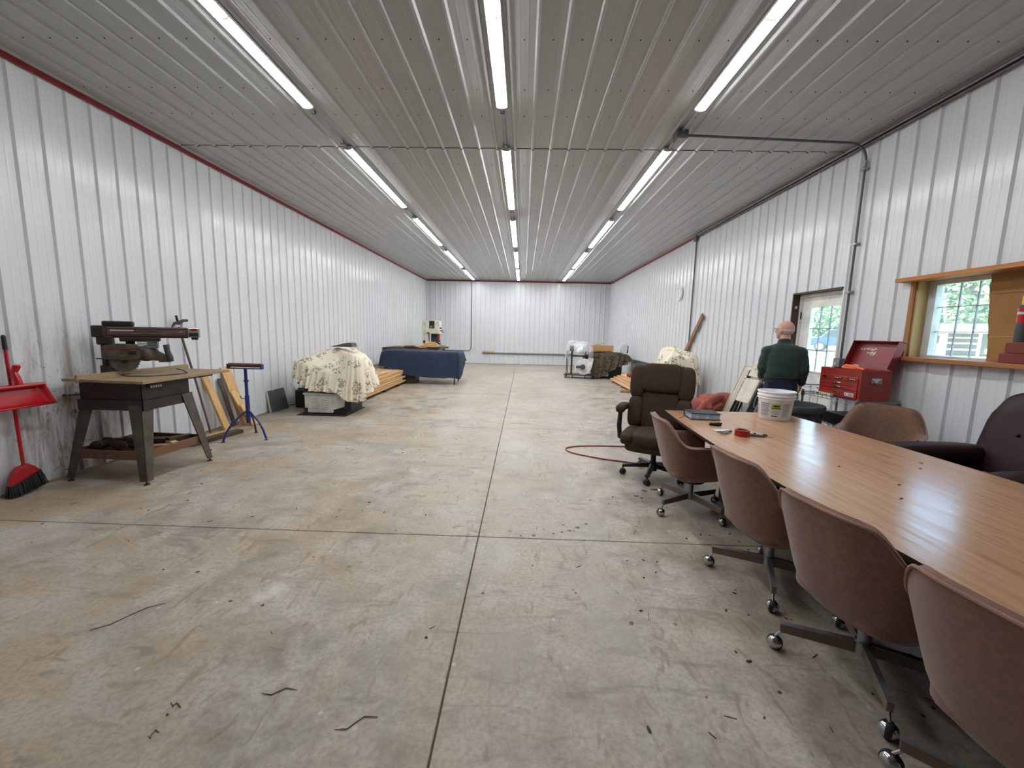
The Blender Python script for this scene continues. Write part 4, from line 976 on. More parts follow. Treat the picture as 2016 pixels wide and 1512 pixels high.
tag(rg, 'crumpled dark grimy rag on the saw tray', 'rag')

# ---------------------------------------------------------------- broom and dustpan
br = empty('broom', (-4.43, 3.35, 0), 0, 'red broom with black bristles leaning on the left wall', 'broom')
B0, B1 = Vector((-4.43, 3.35, .24)), Vector((-4.515, 3.40, 1.40))
MB().cyl(B0, B0.lerp(B1, .9), .0125, n=12).build('handle', 'red_p', br); MB().cyl(B0.lerp(B1, .9), B1, .016, .015, 12).ell(B1, (.015, .015, .015)).build('grip', 'black', br)
# head: a wedge in the plane of the wall, bristles below, longer on the far side
hw = [(-.035, .262), (.035, .268), (.075, .235), (.112, .185), (-.118, .098), (-.105, .16), (-.075, .225)]
m = MB(); k = len(hw); c0 = Vector((-4.432, 3.345, 0))
m.add([c0+Vector((x_, y_, z_)) for x_ in (-.028, .028) for y_, z_ in hw], [tuple(range(k)), tuple(range(2*k-1, k-1, -1))] + [(i, (i+1) % k, k+(i+1) % k, k+i) for i in range(k)])
m.build('head', 'red_p', br, bevel=.012, smooth=False)
m = MB()
for i in range(60):
    for j in range(6):
        u = (i+rnd.random())/60; v = (j+rnd.random())/6*2-1
        y_ = -.116+.228*u; z_ = .105+(.185-.105)*u
        p0 = c0+Vector((v*.022, y_, z_+.005)); p1 = c0+Vector((v*.04+.01, -.135+.275*u+rnd.uniform(-.004, .004), max(.003, .004+.055*max(0, u-.25)+rnd.uniform(0, .008))))
        m.tube([p0, p1], [.0045, .003], 4, cap=False)
tag(m.build('bristles', 'black', br), kind='stuff')
dp = empty('dustpan', (-4.43, 3.36, .77), 0, 'red dustpan clipped upright on the broom handle', 'dustpan')
def pan(u, v):
    y = -1+2*u; w0 = .195 + .05*v; z = .985 - .20*v
    x = -4.435 + .055*v - .06*(1-abs(y)**6)*0
    edge = max(0, abs(y)-.86)/.14
    return (x + .05*edge*(1-.2*v) + .0, 3.355 + y*w0, z)
m = MB().grid(pan, 25, 8); MB().add(m.v, m.f).build('pan', 'red_p', dp, thick=.005, angle=60)
MB().mm((-4.43, 3.17, .955), (-4.36, 3.545, .985)).build('back_wall', 'red_p', dp, bevel=.012, smooth=False)
MB().bar((-4.375, 3.105, .785), (-4.375, 3.605, .785), .012, .016).build('lip', 'red_p', dp, smooth=False, bevel=.004)
MB().tube([(-4.40, 3.375, .98), (-4.405, 3.37, 1.04), (-4.43, 3.375, 1.09), (-4.415, 3.385, 1.14), (-4.41, 3.385, 1.155)], [.028, .026, .022, .026, .022], 12).build('clip_handle', 'red_p', dp)
# ---------------------------------------------------------------- pole, boards, plank on the left wall
MAT['polew'] = mk('grey_pole', (104, 88, 78), .6, 0, .2, 20)
po = empty('wooden_pole', (-4.45, 5.51, 0), 0, 'long thin pole with a dark hooked hand grip leaning behind the saw', 'pole')
P0, P1 = Vector((-4.44, 5.512, .008)), Vector((-4.475, 5.165, 1.50))
MB().tube([P0, P0.lerp(P1, .5)+Vector((.01, 0, 0)), P1], [.013, .014, .015], 10).build('shaft', 'polew', po)
MB().tube([P1+Vector((0, -.10, .0)), P1+Vector((.0, -.06, .05)), P1+Vector((0, 0, .055)), P1+Vector((0, .07, .085)), P1+Vector((0, .14, .09))], [.01, .016, .024, .018, .016], 10).tube([P1+Vector((0, .0, .04)), P1+Vector((0, -.02, .11)), P1+Vector((0, -.03, .15))], [.014, .013, .012], 8).build('grip', 'black', po)
def lean(name, base, top, w_, t_, mat, label, wdir=(0, 1, 0), grp='boards leaning on the left wall', cat='board'):
    a = Vector(base); b_ = Vector(top); d = (b_-a).normalized(); wd = Vector(wdir); nrm = d.cross(wd).normalized()
    m = MB().bar(a, b_, w_, t_, up=nrm); o = m.build(name, mat, smooth=False, bevel=.003); return tag(o, label, cat, grp)
lean('board', (-4.36, 5.73, .005), (-4.515, 5.55, .86), .115, .036, 'pinez', 'orange pine board leaning on the wall just right of the thin pole')
lean('board', (-4.36, 6.13, .012), (-4.523, 5.98, .92), .19, .02, 'pinez', 'tall wide pale board leaning on the wall behind the roller stand')
lean('board', (-4.23, 6.08, .005), (-4.42, 5.965, .55), .13, .03, 'pinez', 'shorter pine board leaning in front of the tall wide one')
lean('board', (-4.16, 6.08, .005), (-4.31, 6.02, .34), .15, .03, 'pinez', 'shortest pine offcut leaning at the foot of the wide board')
lean('board', (-4.38, 5.915, .02), (-4.51, 5.84, .75), .07, .02, 'darkwood', 'narrow dark board between the leaning pine boards')
m = MB().bar((-4.21, 4.86, .0275), (-4.07, 5.60, .0275), .12, .05); tag(m.build('plank', 'darkwood', smooth=False, bevel=.004), 'dark thick plank lying on the floor behind the saw', 'plank')
m = MB().bar((-4.34, 4.90, .011), (-4.26, 5.62, .011), .10, .02); tag(m.build('plank', 'pine', smooth=False, bevel=.002), 'thin pale plank lying on the floor beside the dark one', 'plank')
jl = MB().lathe([(.001, 0), (.06, 0), (.065, .012), (.055, .015), (.001, .014)], (-4.42, 4.75, .001), 20).build('jar_lid', 'silver'); tag(jl, 'round pale lid lying on the floor against the wall behind the saw', 'lid')

# ---------------------------------------------------------------- roller stand
rs = empty('roller_stand', (-3.725, 5.30, 0), 0, 'blue tripod roller stand with a brown roller in front of the leaning boards', 'roller stand')
cx, cy = -3.725, 5.30
MB().cyl((cx, cy, .22), (cx, cy, .60), .027, n=14).build('outer_post', 'blue', rs); MB().cyl((cx, cy, .55), (cx, cy, .965), .020, n=14).build('inner_post', 'blue', rs)
MB().tube([(cx-.027, cy-.01, .56), (cx-.06, cy-.03, .565), (cx-.075, cy-.03, .60)], .006, 8).build('clamp_handle', 'black', rs)
MB().cyl((cx-.03, cy, .80), (cx+.03, cy, .80), .012, n=8).build('stop_pin', 'black', rs)
for fx, fy in ((-3.935, 5.085), (-3.468, 5.262), (-3.842, 5.61)):
    v = Vector((fx-cx, fy-cy, 0))
    lg = MB().tube([Vector((cx, cy, .385))+v*.06, Vector((cx, cy, .36))+v*.2, Vector((cx, cy, .24))+v*.62, Vector((cx, cy, .14))+v*.84, Vector((cx, cy, .015))+v], .013, 10).build('leg', 'blue', rs)
    MB().lathe([(.001, 0), (.026, 0), (.022, .008), (.001, .012)], (fx, fy, 0), 12).build('foot', 'black', lg)
MB().mm((cx-.235, cy-.03, .962), (cx+.235, cy+.03, .975)).mm((cx-.235, cy-.03, .975), (cx-.222, cy+.03, 1.028)).mm((cx+.222, cy-.03, .975), (cx+.235, cy+.03, 1.028)).build('yoke', 'blue', rs, smooth=False)
MB().cyl((cx-.218, cy, 1.012), (cx+.218, cy, 1.012), .027, n=20).build('roller', 'rollr', rs)
# ---------------------------------------------------------------- dark panels leaning on the wall
p1 = empty('dark_sheet', (-4.46, 7.17, 0), 0, 'dark grey square panel with a pale edge leaning on the left wall', 'panel')
MB().add([(-4.47, 6.96, .003), (-4.415, 7.42, .003), (-4.52, 7.45, .39), (-4.53, 6.95, .385)] + [(-4.50, 6.965, .003), (-4.445, 7.425, .003), (-4.538, 7.455, .39), (-4.543, 6.955, .385)], [(0, 1, 2, 3), (7, 6, 5, 4), (0, 4, 5, 1), (1, 5, 6, 2), (2, 6, 7, 3), (3, 7, 4, 0)]).build('face', 'panel_d', p1, smooth=False)
MB().bar((-4.475, 6.952, .004), (-4.528, 6.94, .385), .012, .034, up=(1, 0, 0)).build('pale_edge', 'beige_p', p1, smooth=False)
lean('white_strip', (-4.33, 7.68, .005), (-4.46, 7.62, .46), .04, .04, 'white_p', 'white strip leaning on the wall left of the black tool stand', grp=None, cat='strip')

# ---------------------------------------------------------------- woodworking machine under a flowered cloth
gm = empty('covered_machine', (-3.47, 7.26, 0), 0, 'white louvred machine cabinet on a dark base plate by the left wall', 'machine')
MB().mm((-3.93, 6.83, .003), (-3.06, 7.70, .012)).build('base_plate', 'rust_d', gm, smooth=False)
MB().mm((-3.84, 6.93, .012), (-3.10, 7.62, .05)).build('plinth', 'black', gm, smooth=False)
MB().add([(x, y, z) for z in (.05, .355) for x, y in ((-3.84, 6.93), (-3.30, 6.93), (-3.10, 7.13), (-3.10, 7.62), (-3.84, 7.62))], [(4, 3, 2, 1, 0), (5, 6, 7, 8, 9)] + [(i, (i+1) % 5, 5+(i+1) % 5, 5+i) for i in range(5)]).build('cabinet', 'machine_w', gm, smooth=False, bevel=.008)
MB().mm((-3.86, 6.91, .355), (-3.08, 7.64, .385)).build('top_rim', 'machine_w', gm, smooth=False, bevel=.008)
pnl = MB().mm((-3.78, 6.922, .04), (-3.335, 6.931, .335)).build('access_panel', 'machine_w', gm, smooth=False, bevel=.003)
for a in (-3.71, -3.52):
    for k in range(7):
        m = MB().add([(a, 6.9215, .105+.03*k), (a+.125, 6.9215, .105+.03*k), (a+.125, 6.908, .117+.03*k), (a, 6.908, .117+.03*k), (a, 6.9215, .122+.03*k), (a+.125, 6.9215, .122+.03*k)], [(0, 1, 2, 3), (3, 2, 5, 4), (0, 3, 4), (1, 5, 2)])
        m.build('louvre', 'machine_w', pnl, smooth=False)
MB().mm((-3.845, 6.924, .012), (-3.78, 6.93, .12)).build('corner_guard', 'black', gm, smooth=False)
MB().add([(-3.32, 6.928, .012), (-3.30, 6.928, .012), (-3.096, 7.13, .012), (-3.096, 7.62, .012), (-3.32, 6.928, .10), (-3.30, 6.928, .10), (-3.18, 7.045, .13), (-3.165, 7.06, .29), (-3.096, 7.13, .29), (-3.096, 7.62, .20)], [(0, 1, 5, 4), (1, 2, 8, 7, 6, 5), (2, 3, 9, 8)]).build('corner_guard', 'black', gm, smooth=False, thick=.006)
m = MB().mm((-3.93, 7.1, .40), (-3.1, 7.6, .75)).mm((-3.75, 7.3, .75), (-3.15, 7.65, .98)); m.build('machine_body', 'rust_d', gm, smooth=False)
# dark gearing that shows under the cloth at the left
dk = empty('dark_tool_stand', (-4.12, 7.75, 0), 0, 'black open-framed tool between the wall and the white machine cabinet', 'tool stand')
MB().mm((-4.34, 7.50, .003), (-3.92, 7.95, .34)).build('body', 'black', dk, smooth=False, bevel=.02)
MB().mm((-4.28, 7.6, .40), (-3.9, 7.9, .62)).build('gear_case', 'black', dk, smooth=False, bevel=.03)
for z in (.36, .47, .58): MB().bar((-4.30, 7.55, z), (-3.90, 7.60, z+.02), .03, .03).build('rail', 'rust_d', dk, smooth=False)
for x in (-4.22, -4.0): MB().bar((x, 7.72, .28), (x+.08, 7.7, .62), .035, .035).build('post', 'black', dk, smooth=False)
for x in (-4.18, -3.98): MB().lathe([(.001, 0), (.04, 0), (.04, .02), (.001, .02)], (x, 7.55, .42), 16, (0, -1, 0)).build('dial', 'silver', dk)
top = [(-4.03, 7.06, .955), (-3.90, 6.985, .95), (-3.76, 6.98, .90), (-3.66, 7.02, .84), (-3.50, 7.0, .81), (-3.34, 6.98, .80), (-3.20, 6.99, .84), (-3.08, 7.02, 1.0), (-3.0, 7.05, 1.075), (-2.93, 7.12, 1.05), (-2.90, 7.32, .97), (-2.94, 7.6, .97), (-3.1, 7.75, 1.06), (-3.4, 7.8, 1.17), (-3.7, 7.75, 1.14), (-3.98, 7.55, 1.0)]
hem = [(-4.03, 7.02, .68), (-3.92, 6.94, .60), (-3.80, 6.92, .51), (-3.68, 6.90, .44), (-3.52, 6.88, .425), (-3.38, 6.87, .42), (-3.24, 6.87, .40), (-3.12, 6.88, .30), (-3.0, 6.92, .25), (-2.88, 7.0, .24), (-2.79, 7.28, .42), (-2.80, 7.65, .5), (-3.0, 7.9, .5), (-3.4, 7.95, .5), (-3.8, 7.9, .55), (-4.1, 7.6, .66)]
dr = drape((-3.45, 7.46, 1.175), top, hem, 220, 23, lambda i, n: .012+.05*max(0, math.sin(2*PI*(i/n-.36)))**2+.03*max(0, math.sin(2*PI*(i/n+.1)))**4, 3, 12, 20, .02, .03)
tag(dr.build('flowered_cloth', 'floral', angle=180), 'cream cloth printed with brown leaves over the white louvred machine', 'cloth')
bx = empty('black_case', (-3.32, 7.42, 1.165), 0, 'small black lid lying on top of the flowered cloth at the left', 'lid')
MB().add([(-3.56, 7.35, 1.19), (-3.14, 7.35, 1.19), (-3.14, 7.60, 1.19), (-3.56, 7.60, 1.19), (-3.25, 7.37, 1.265), (-3.16, 7.37, 1.265), (-3.16, 7.58, 1.265), (-3.25, 7.58, 1.265)], [(0, 3, 2, 1), (4, 5, 6, 7), (0, 1, 5, 4), (1, 2, 6, 5), (2, 3, 7, 6), (3, 0, 4, 7)]).build('lid_shell', 'dgrey', bx, smooth=False, bevel=.006)
# ---------------------------------------------------------------- lumber stack along the left wall
ORDL = ['bottom', 'second', 'third', 'fourth', 'fifth', 'top']
def board_stack(grp, label, x0, x1, y0, y1, zs, nper, mats, seed, taper=0.0, cat='board', skew=0):
    r = random.Random(seed)
    for li, (z, t_) in enumerate(zs):
        n = nper[li] if isinstance(nper, list) else nper; wd = (x1-x0)/n
        for k in range(n):
            a = x0+wd*k+.004; b_ = x0+wd*(k+1)-.004; e0 = r.uniform(-.12, .12); e1 = r.uniform(-.25, .25)
            f = (a-x0)/(x1-x0)
            m = MB().mm((a+r.uniform(0, .01), y0+e0, z), (b_-r.uniform(0, .015), y1+e1+skew*(1-f), z+t_))
            o = m.build('board', r.choice(mats), smooth=False, bevel=.003, seg=1)
            tag(o, label % ORDL[li], cat, grp)
for y in (8.35, 9.7, 10.75): tag(MB().mm((-4.42, y-.045, .002), (-3.33, y+.045, .07)).build('bearer', 'darkwood', smooth=False), 'dark cross bearer under the left lumber stack', 'bearer', 'bearers under the left lumber stack')
zz = [(.072+.058*k, .05) for k in range(6)]
board_stack('boards in the left lumber stack', 'long tan board in the %s layer of the lumber stack behind the flowered machine', -4.40, -3.29, 8.0, 10.95, zz, [6, 7, 6, 7, 6, 7], ['pine', 'pine', 'cedar', 'pine', 'pine'], 5, skew=.7)
for k, (x, y, l, r) in enumerate(((-3.62, 9.7, .9, .02), (-4.0, 10.3, 1.1, -.03), (-3.9, 9.0, 1.6, .02), (-3.45, 9.2, 1.8, .0))):
    tag(MB().box((x, y, .437), (.07, l, .022), (0, 0, r)).build('batten', 'pine' if k % 2 else 'cedar', smooth=False), 'thin batten lying loose on top of the left lumber stack', 'batten', 'battens on the left lumber stack')
# ---------------------------------------------------------------- saw table under the navy cloth
ts = empty('covered_table_saw', (-2.9, 11.8, 0), 0, 'table saw with a long extension table beneath a navy cloth', 'table saw')
MB().mm((-3.9, 11.42, .84), (-1.9, 12.2, .90)).build('table', 'galv_d', ts, smooth=False)
MB().mm((-3.75, 11.5, .003), (-3.2, 12.15, .84)).build('cabinet', 'rust_d', ts, smooth=False, bevel=.02)
MB().mm((-3.35, 11.38, .003), (-3.05, 11.8, .28)).build('motor_box', 'darkwood', ts, smooth=False, bevel=.01)
MB().cyl((-3.62, 11.45, .16), (-3.35, 11.45, .16), .13, n=20).build('motor', 'black', ts)
for x, y in ((-1.945, 11.45), (-1.945, 12.15)):
    lg = MB().cyl((x, y, .02), (x, y, .85), .017, n=10).build('leg', 'black', ts); MB().lathe([(.001, 0), (.03, 0), (.018, .02), (.001, .02)], (x, y, 0), 12).build('foot', 'rubber', lg)
top = [(-3.98, 11.40, .92), (-3.6, 11.36, .935), (-3.3, 11.36, .925), (-2.6, 11.36, .915), (-1.93, 11.36, .915), (-1.82, 11.45, .915), (-1.82, 12.1, .915), (-1.95, 12.26, .92), (-2.8, 12.28, .92), (-3.8, 12.28, .95), (-4.0, 12.0, .95)]
hem = [(-4.08, 11.38, .50), (-3.7, 11.22, .44), (-3.3, 11.22, .27), (-2.6, 11.22, .20), (-1.95, 11.28, .19), (-1.80, 11.35, .19), (-1.74, 12.1, .60), (-1.9, 12.36, .6), (-2.8, 12.38, .6), (-3.8, 12.38, .6), (-4.12, 12.0, .55)]
dr = drape((-2.9, 11.85, .945), top, hem, 160, 7, .022, 8, 6, 14, .0, .012)
tag(dr.build('navy_cloth', 'navy', angle=180), 'navy blue cloth draped over the long saw table near the back', 'cloth')
# ---------------------------------------------------------------- bench with scrap boards, shelf box
wbn = empty('wall_bench', (-3.7, 13.9, 0), 0, 'wooden workbench with offcuts by the left wall behind the navy cloth', 'workbench')
MB().mm((-4.52, 12.9, .90), (-2.7, 14.3, .945)).build('bench_top', 'darkwood', wbn, smooth=False); MB().mm((-4.5, 12.75, .55), (-3.9, 13.2, .64)).build('drawer', 'darkwood', wbn, smooth=False)
for x, y in ((-4.45, 13.0), (-2.8, 13.0), (-4.45, 14.2), (-2.8, 14.2)): MB().mm((x-.04, y-.04, 0), (x+.04, y+.04, .9)).build('leg', 'darkwood', wbn, smooth=False)
r = random.Random(3)
for k in range(11):
    x = -4.1+.135*k; z = .947+.001; tag(MB().box((x, 13.25+.1*(k % 3), .965), (.12, .7+.2*r.random(), .032), (0, 0, r.uniform(-.05, .05))).build('offcut', r.choice(['scrap', 'cedar', 'oak', 'darkwood']), smooth=False), 'rough offcut in the lower layer on the bench behind the navy cloth', 'offcut', 'offcuts on the bench')
for k in range(6):
    x = -3.85+.13*k*1.3; tag(MB().box((x+.1, 13.35, 1.0), (.15, .6+.3*r.random(), .034), (0, 0, r.uniform(-.05, .05))).build('offcut', r.choice(['scrap', 'pine', 'cedar']), smooth=False), 'rough offcut in the upper layer on the bench behind the navy cloth', 'offcut', 'upper offcuts on the bench')
for k in range(3): tag(MB().box((-3.05, 13.3+.02*k, 1.045+.035*k), (.5-.1*k, .3, .03), (0, 0, .1*k)).build('offcut', 'pine', smooth=False), 'short pale block, %s of three piled on the bench offcuts' % ['lowest', 'middle', 'top'][k], 'offcut', 'pile on the bench offcuts')
# ---------------------------------------------------------------- bandsaw
bs = empty('bandsaw', (-3.55, 15.6, 0), 0, 'tall cream bandsaw in the back left corner', 'bandsaw')
MB().mm((-3.80, 15.35, .003), (-3.22, 15.9, .75)).build('base', 'cream', bs, smooth=False, bevel=.02)
MB().mm((-3.86, 15.42, .70), (-3.66, 15.85, 1.86)).build('spine', 'cream', bs, smooth=False, bevel=.02)
hd_ = MB().mm((-3.76, 15.40, 1.38), (-3.20, 15.86, 1.88)).build('upper_housing', 'cream', bs, smooth=False, bevel=.03)
plq = MB().mm((-3.585, 15.394, 1.585), (-3.385, 15.40, 1.87)).build('dark_plate', 'black', hd_, smooth=False)
lettering('lettering', 'JET', .085, 'white_p', bs, Matrix.Translation((-3.485, 15.391, 1.645)) @ Matrix.Rotation(PI/2, 4, 'X'))
MB().mm((-3.66, 15.39, 1.39), (-3.59, 15.40, 1.44)).build('latch', 'black', hd_, smooth=False)
MB().mm((-3.82, 15.41, 1.02), (-3.75, 15.42, 1.13)).build('switch', 'black', bs, smooth=False)
MB().mm((-3.26, 15.44, 1.12), (-3.20, 15.5, 1.38)).build('guide_post', 'red_p', bs, smooth=False); MB().mm((-3.28, 15.43, 1.08), (-3.18, 15.52, 1.13)).build('blade_guide', 'rust_d', bs, smooth=False)
MB().mm((-3.62, 15.86, .92), (-3.32, 15.88, 1.38)).build('back_plate', 'panel_d', bs, smooth=False)
MB().mm((-3.64, 15.36, .87), (-3.05, 15.84, .92)).build('table', 'galv_d', bs, smooth=False, bevel=.005)
MB().cyl((-3.20, 15.5, 1.60), (-3.14, 15.5, 1.60), .03, n=12).cyl((-3.2, 15.5, 1.50), (-3.10, 15.5, 1.50), .02, n=10).bar((-3.12, 15.5, 1.55), (-3.10, 15.5, 1.45), .02, .02).cyl((-3.10, 15.5, 1.45), (-3.02, 15.48, 1.45), .012, n=8).build('crank', 'black', bs)
MB().ell((-3.2, 15.36, 1.0), (.06, .05, .06), .8, nu=12, nv=8).build('mitre_knob', 'black', bs)
tag(MB().box((-3.0, 15.25, .955), (.28, .12, .06), (0, 0, -.3)).build('pale_block', 'beige_p', smooth=False), 'small pale block resting on the bandsaw table edge', 'block')
MB().mm((-3.15, 15.15, .85), (-2.82, 15.35, .92)).build('table_wing', 'galv_d', bs, smooth=False)
# ---------------------------------------------------------------- dust collector wrapped in plastic
dc = empty('dust_collector', (1.98, 13.95, 0), math.radians(-12), 'white dust collector in clear plastic on a black wheeled frame', 'dust collector')
L = dict(parent=dc, local=True)
MB().mm((-.52, -.28, .095), (.52, .28, .125)).build('base_frame', 'black', smooth=False, bevel=.008, **L)
for x, y in ((-.47, -.24), (-.22, -.25), (.2, -.25), (.42, -.24), (.46, .24), (-.47, .24)):
    ct = MB().cyl((x, y, .05), (x, y, .095), .012, n=8).build('caster', 'black', **L); MB().cyl((x-.012, y, .045), (x+.012, y, .045), .045, n=16).build('wheel', 'rubber', ct, local=True)
for x, y, r in ((-.44, -.20, .012), (-.27, -.20, .03), (.20, .1, .022), (-.44, .2, .012), (.2, -.2, .018)): MB().cyl((x, y, .12), (x, y, .92), r, n=10).build('post', 'black', **L)
MB().mm((-.30, -.22, .735), (.24, .24, .76)).build('shelf', 'black', smooth=False, **L)
MB().lathe([(.001, .80), (.25, .80), (.26, .83), (.26, 1.12), (.24, 1.16), (.001, 1.16)], (.0, .02, 0), 28).build('drum', 'white_p', **L)
MB().tube([(-.05, -.22, .9), (.06, -.3, .97), (.14, -.33, 1.0)], [.1, .1, .1], 14).build('inlet', 'white_p', **L)
MB().mm((-.34, -.27, .92), (-.20, -.25, 1.10)).build('switch_box', 'panel_d', smooth=False, **L)
fan = MB().lathe([(.001, -.08), (.26, -.08), (.28, -.06), (.28, .06), (.26, .08), (.001, .08)], (.13, -.16, .40), 32, (0, -1, 0)).bar((.33, -.16, .40), (.37, -.16, .70), .15, .18).build('fan_housing', 'white_p', **L)
MB().cyl((.12, -.24, .40), (.12, -.42, .40), .085, n=20).mm((-.1, -.40, .36), (.08, -.28, .44)).build('motor', 'dgrey', fan, local=True, bevel=.005)
m = MB()
for c_, d_ in (((-.25, -.05, 1.10), (.22, .27, .20)), ((.05, -.02, 1.02), (.3, .31, .24)), ((.36, -.1, .78), (.10, .16, .32)), ((-.44, -.16, .84), (.07, .1, .22))): m.ell(c_, d_, .8, nu=20, nv=12)
MAT['film'] = glass('clear_film', (.86, .87, .88, 1)); 
def filmmat():
    m_ = bpy.data.materials.new('clear_plastic_film'); m_.use_nodes = True; n = m_.node_tree; b = n.nodes['Principled BSDF']
    b.inputs['Base Color'].default_value = (.88, .89, .90, 1); b.inputs['Roughness'].default_value = .2; b.inputs['Alpha'].default_value = .26
    bumpit(n, b, noise_(n, coords(n), 14, 3), .8, .02); return m_
MAT['film'] = filmmat()
w_ = m.build('plastic_wrap', 'film', remesh=.03, smoothit=2, **L)
# ---------------------------------------------------------------- camouflage-covered machine
cm = empty('covered_jointer', (3.0, 14.35, 0), 0, 'dark machine under a camouflage cover in the back right corner', 'machine')
MB().mm((2.5, 14.05, .003), (3.45, 14.8, .60)).build('stand', 'black', cm, smooth=False, bevel=.02); MB().mm((2.72, 13.98, .06), (2.98, 14.06, .30)).build('pale_panel', 'machine_w', cm, smooth=False)
MB().mm((2.35, 14.0, .60), (3.6, 14.85, .80)).build('table', 'rust_d', cm, smooth=False)
top = [(2.26, 13.92, .86), (2.6, 13.88, .87), (3.0, 13.88, .89), (3.35, 13.9, .88), (3.56, 13.95, .84), (3.66, 14.2, .82), (3.62, 14.8, .82), (3.2, 14.95, .86), (2.5, 14.95, .86), (2.24, 14.5, .86)]
hem = [(2.36, 13.80, .18), (2.52, 13.72, .04), (2.80, 13.72, .12), (3.12, 13.74, .36), (3.48, 13.8, .50), (3.72, 13.95, .66), (3.78, 14.8, .5), (3.2, 15.06, .4), (2.5, 15.06, .4), (2.16, 14.5, .5)]
tag(drape((3.0, 14.4, .90), top, hem, 140, 15, .05, 21, 6, 14, -.01, .03).build('camouflage_cover', 'camo', angle=180), 'brown and black camouflage cover draped over the machine in the back right corner', 'cover')
cbx = empty('cardboard_box', (2.75, 14.2, .925), math.radians(4), 'tan cardboard box lying on the camouflage cover', 'box')
MB().mm((-.36, -.2, .0), (.36, .2, .20)).build('carton', 'card', cbx, local=True, smooth=False, bevel=.006); MB().add([(-.3, -.2, .20), (.05, -.2, .262), (.05, .0, .262), (-.3, .0, .20), (-.3, -.2, .206), (.05, -.2, .27), (.05, .0, .27), (-.3, .0, .206)], [(0, 1, 2, 3), (7, 6, 5, 4), (0, 4, 5, 1), (1, 5, 6, 2), (2, 6, 7, 3), (3, 7, 4, 0)]).build('flap', 'card_d', cbx, local=True, smooth=False)
MB().mm((.362, -.15, .05), (.366, .15, .18)).build('tape_strip', 'black', cbx, local=True, smooth=False)
tag(MB().box((2.47, 14.25, .905), (.22, .3, .03)).build('foam_slab', 'white_p', smooth=False), 'thin white slab under the left end of the cardboard box', 'slab')
wp = empty('white_hopper', (3.60, 14.45, .86), 0, 'white rounded plate with a black edge standing at the end of the camouflage cover', 'plate')
m = MB(); pts = [(-.13, 0), (.13, 0), (.15, .2), (.13, .31), (.06, .36), (-.04, .36), (-.11, .31), (-.14, .2)]
m.prism([(3.55+x+.04*y, .86+y) for x, y in pts], 1, 14.42, 14.47); m.build('plate', 'white_p', wp, bevel=.01); MB().bar((3.70, 14.45, .86), (3.715, 14.45, 1.12), .05, .05).build('dark_edge', 'black', wp, smooth=False)
# ---------------------------------------------------------------- lumber along the right wall
for y in (10.35, 11.6, 12.7): tag(MB().mm((2.83, y-.045, .002), (3.8, y+.045, .055)).build('bearer', 'scrap', smooth=False), 'cross bearer under the right lumber stack', 'bearer', 'bearers under the right lumber stack')
r = random.Random(8)
for li in range(4):
    z = .058+.062*li; n = 6-(1 if li > 1 else 0); x0 = 2.86+.07*li
    for k in range(n):
        a = x0+.15*k+.004
        if a+.14 > 3.88: break
        o = MB().mm((a, 9.9+r.uniform(-.1, .1), z), (a+.138, 13.0-.10*li+r.uniform(-.12, .12), z+.052)).build('board', 'cedar', smooth=False, bevel=.003, seg=1)
        tag(o, 'long pinkish board in the %s layer of the stack along the right wall' % ['bottom', 'second', 'third', 'top'][li], 'board', 'boards in the right lumber stack')
tag(MB().box((3.15, 11.75, .345), (.16, .3, .085)).build('red_block', 'red_c', smooth=False, bevel=.004), 'dark red block lying on the right lumber stack', 'block')
tag(MB().box((2.72, 10.62, .035), (.24, .09, .06), (0, 0, .1)).build('block', 'scrap', smooth=False, bevel=.003), 'short wooden block on the floor at the edge of the right lumber stack', 'block')
# ---------------------------------------------------------------- second flowered cloth
f2 = empty('covered_stand_tool', (3.40, 8.9, 0), 0, 'tool stand under the flowered cloth by the right wall', 'tool stand')
MB().mm((3.15, 8.65, .003), (3.65, 9.15, .8)).build('stand', 'rust_d', f2, smooth=False); MB().mm((3.22, 8.78, .8), (3.5, 9.1, .96)).build('head', 'rust_d', f2, smooth=False)
top = [(3.06, 8.7, 1.02), (3.14, 8.58, 1.12), (3.30, 8.54, 1.10), (3.42, 8.56, 1.06), (3.58, 8.56, 1.17), (3.67, 8.66, 1.13), (3.68, 8.95, 1.04), (3.62, 9.2, 1.10), (3.3, 9.26, 1.27), (3.10, 9.1, 1.22)]
hem = [(2.98, 8.68, .55), (3.10, 8.50, .52), (3.28, 8.47, .5), (3.48, 8.47, .5), (3.64, 8.5, .5), (3.71, 8.62, .52), (3.74, 8.95, .6), (3.70, 9.25, .6), (3.3, 9.32, .6), (3.0, 9.18, .6)]
tag(drape((3.30, 8.9, 1.30), top, hem, 200, 23, .055, 33, 10, 18, .02, .045).build('flowered_cloth', 'floral', angle=180), 'cream cloth printed with brown leaves behind the dark office chair', 'cloth')
m = MB().bar((3.905, 9.02, 1.985), (3.89, 10.85, .01), .115, .035, up=(1, 0, 0)); tag(m.build('board', 'brownz', smooth=False, bevel=.003), 'long brown board leaning on the right wall behind the flowered cloth', 'board')
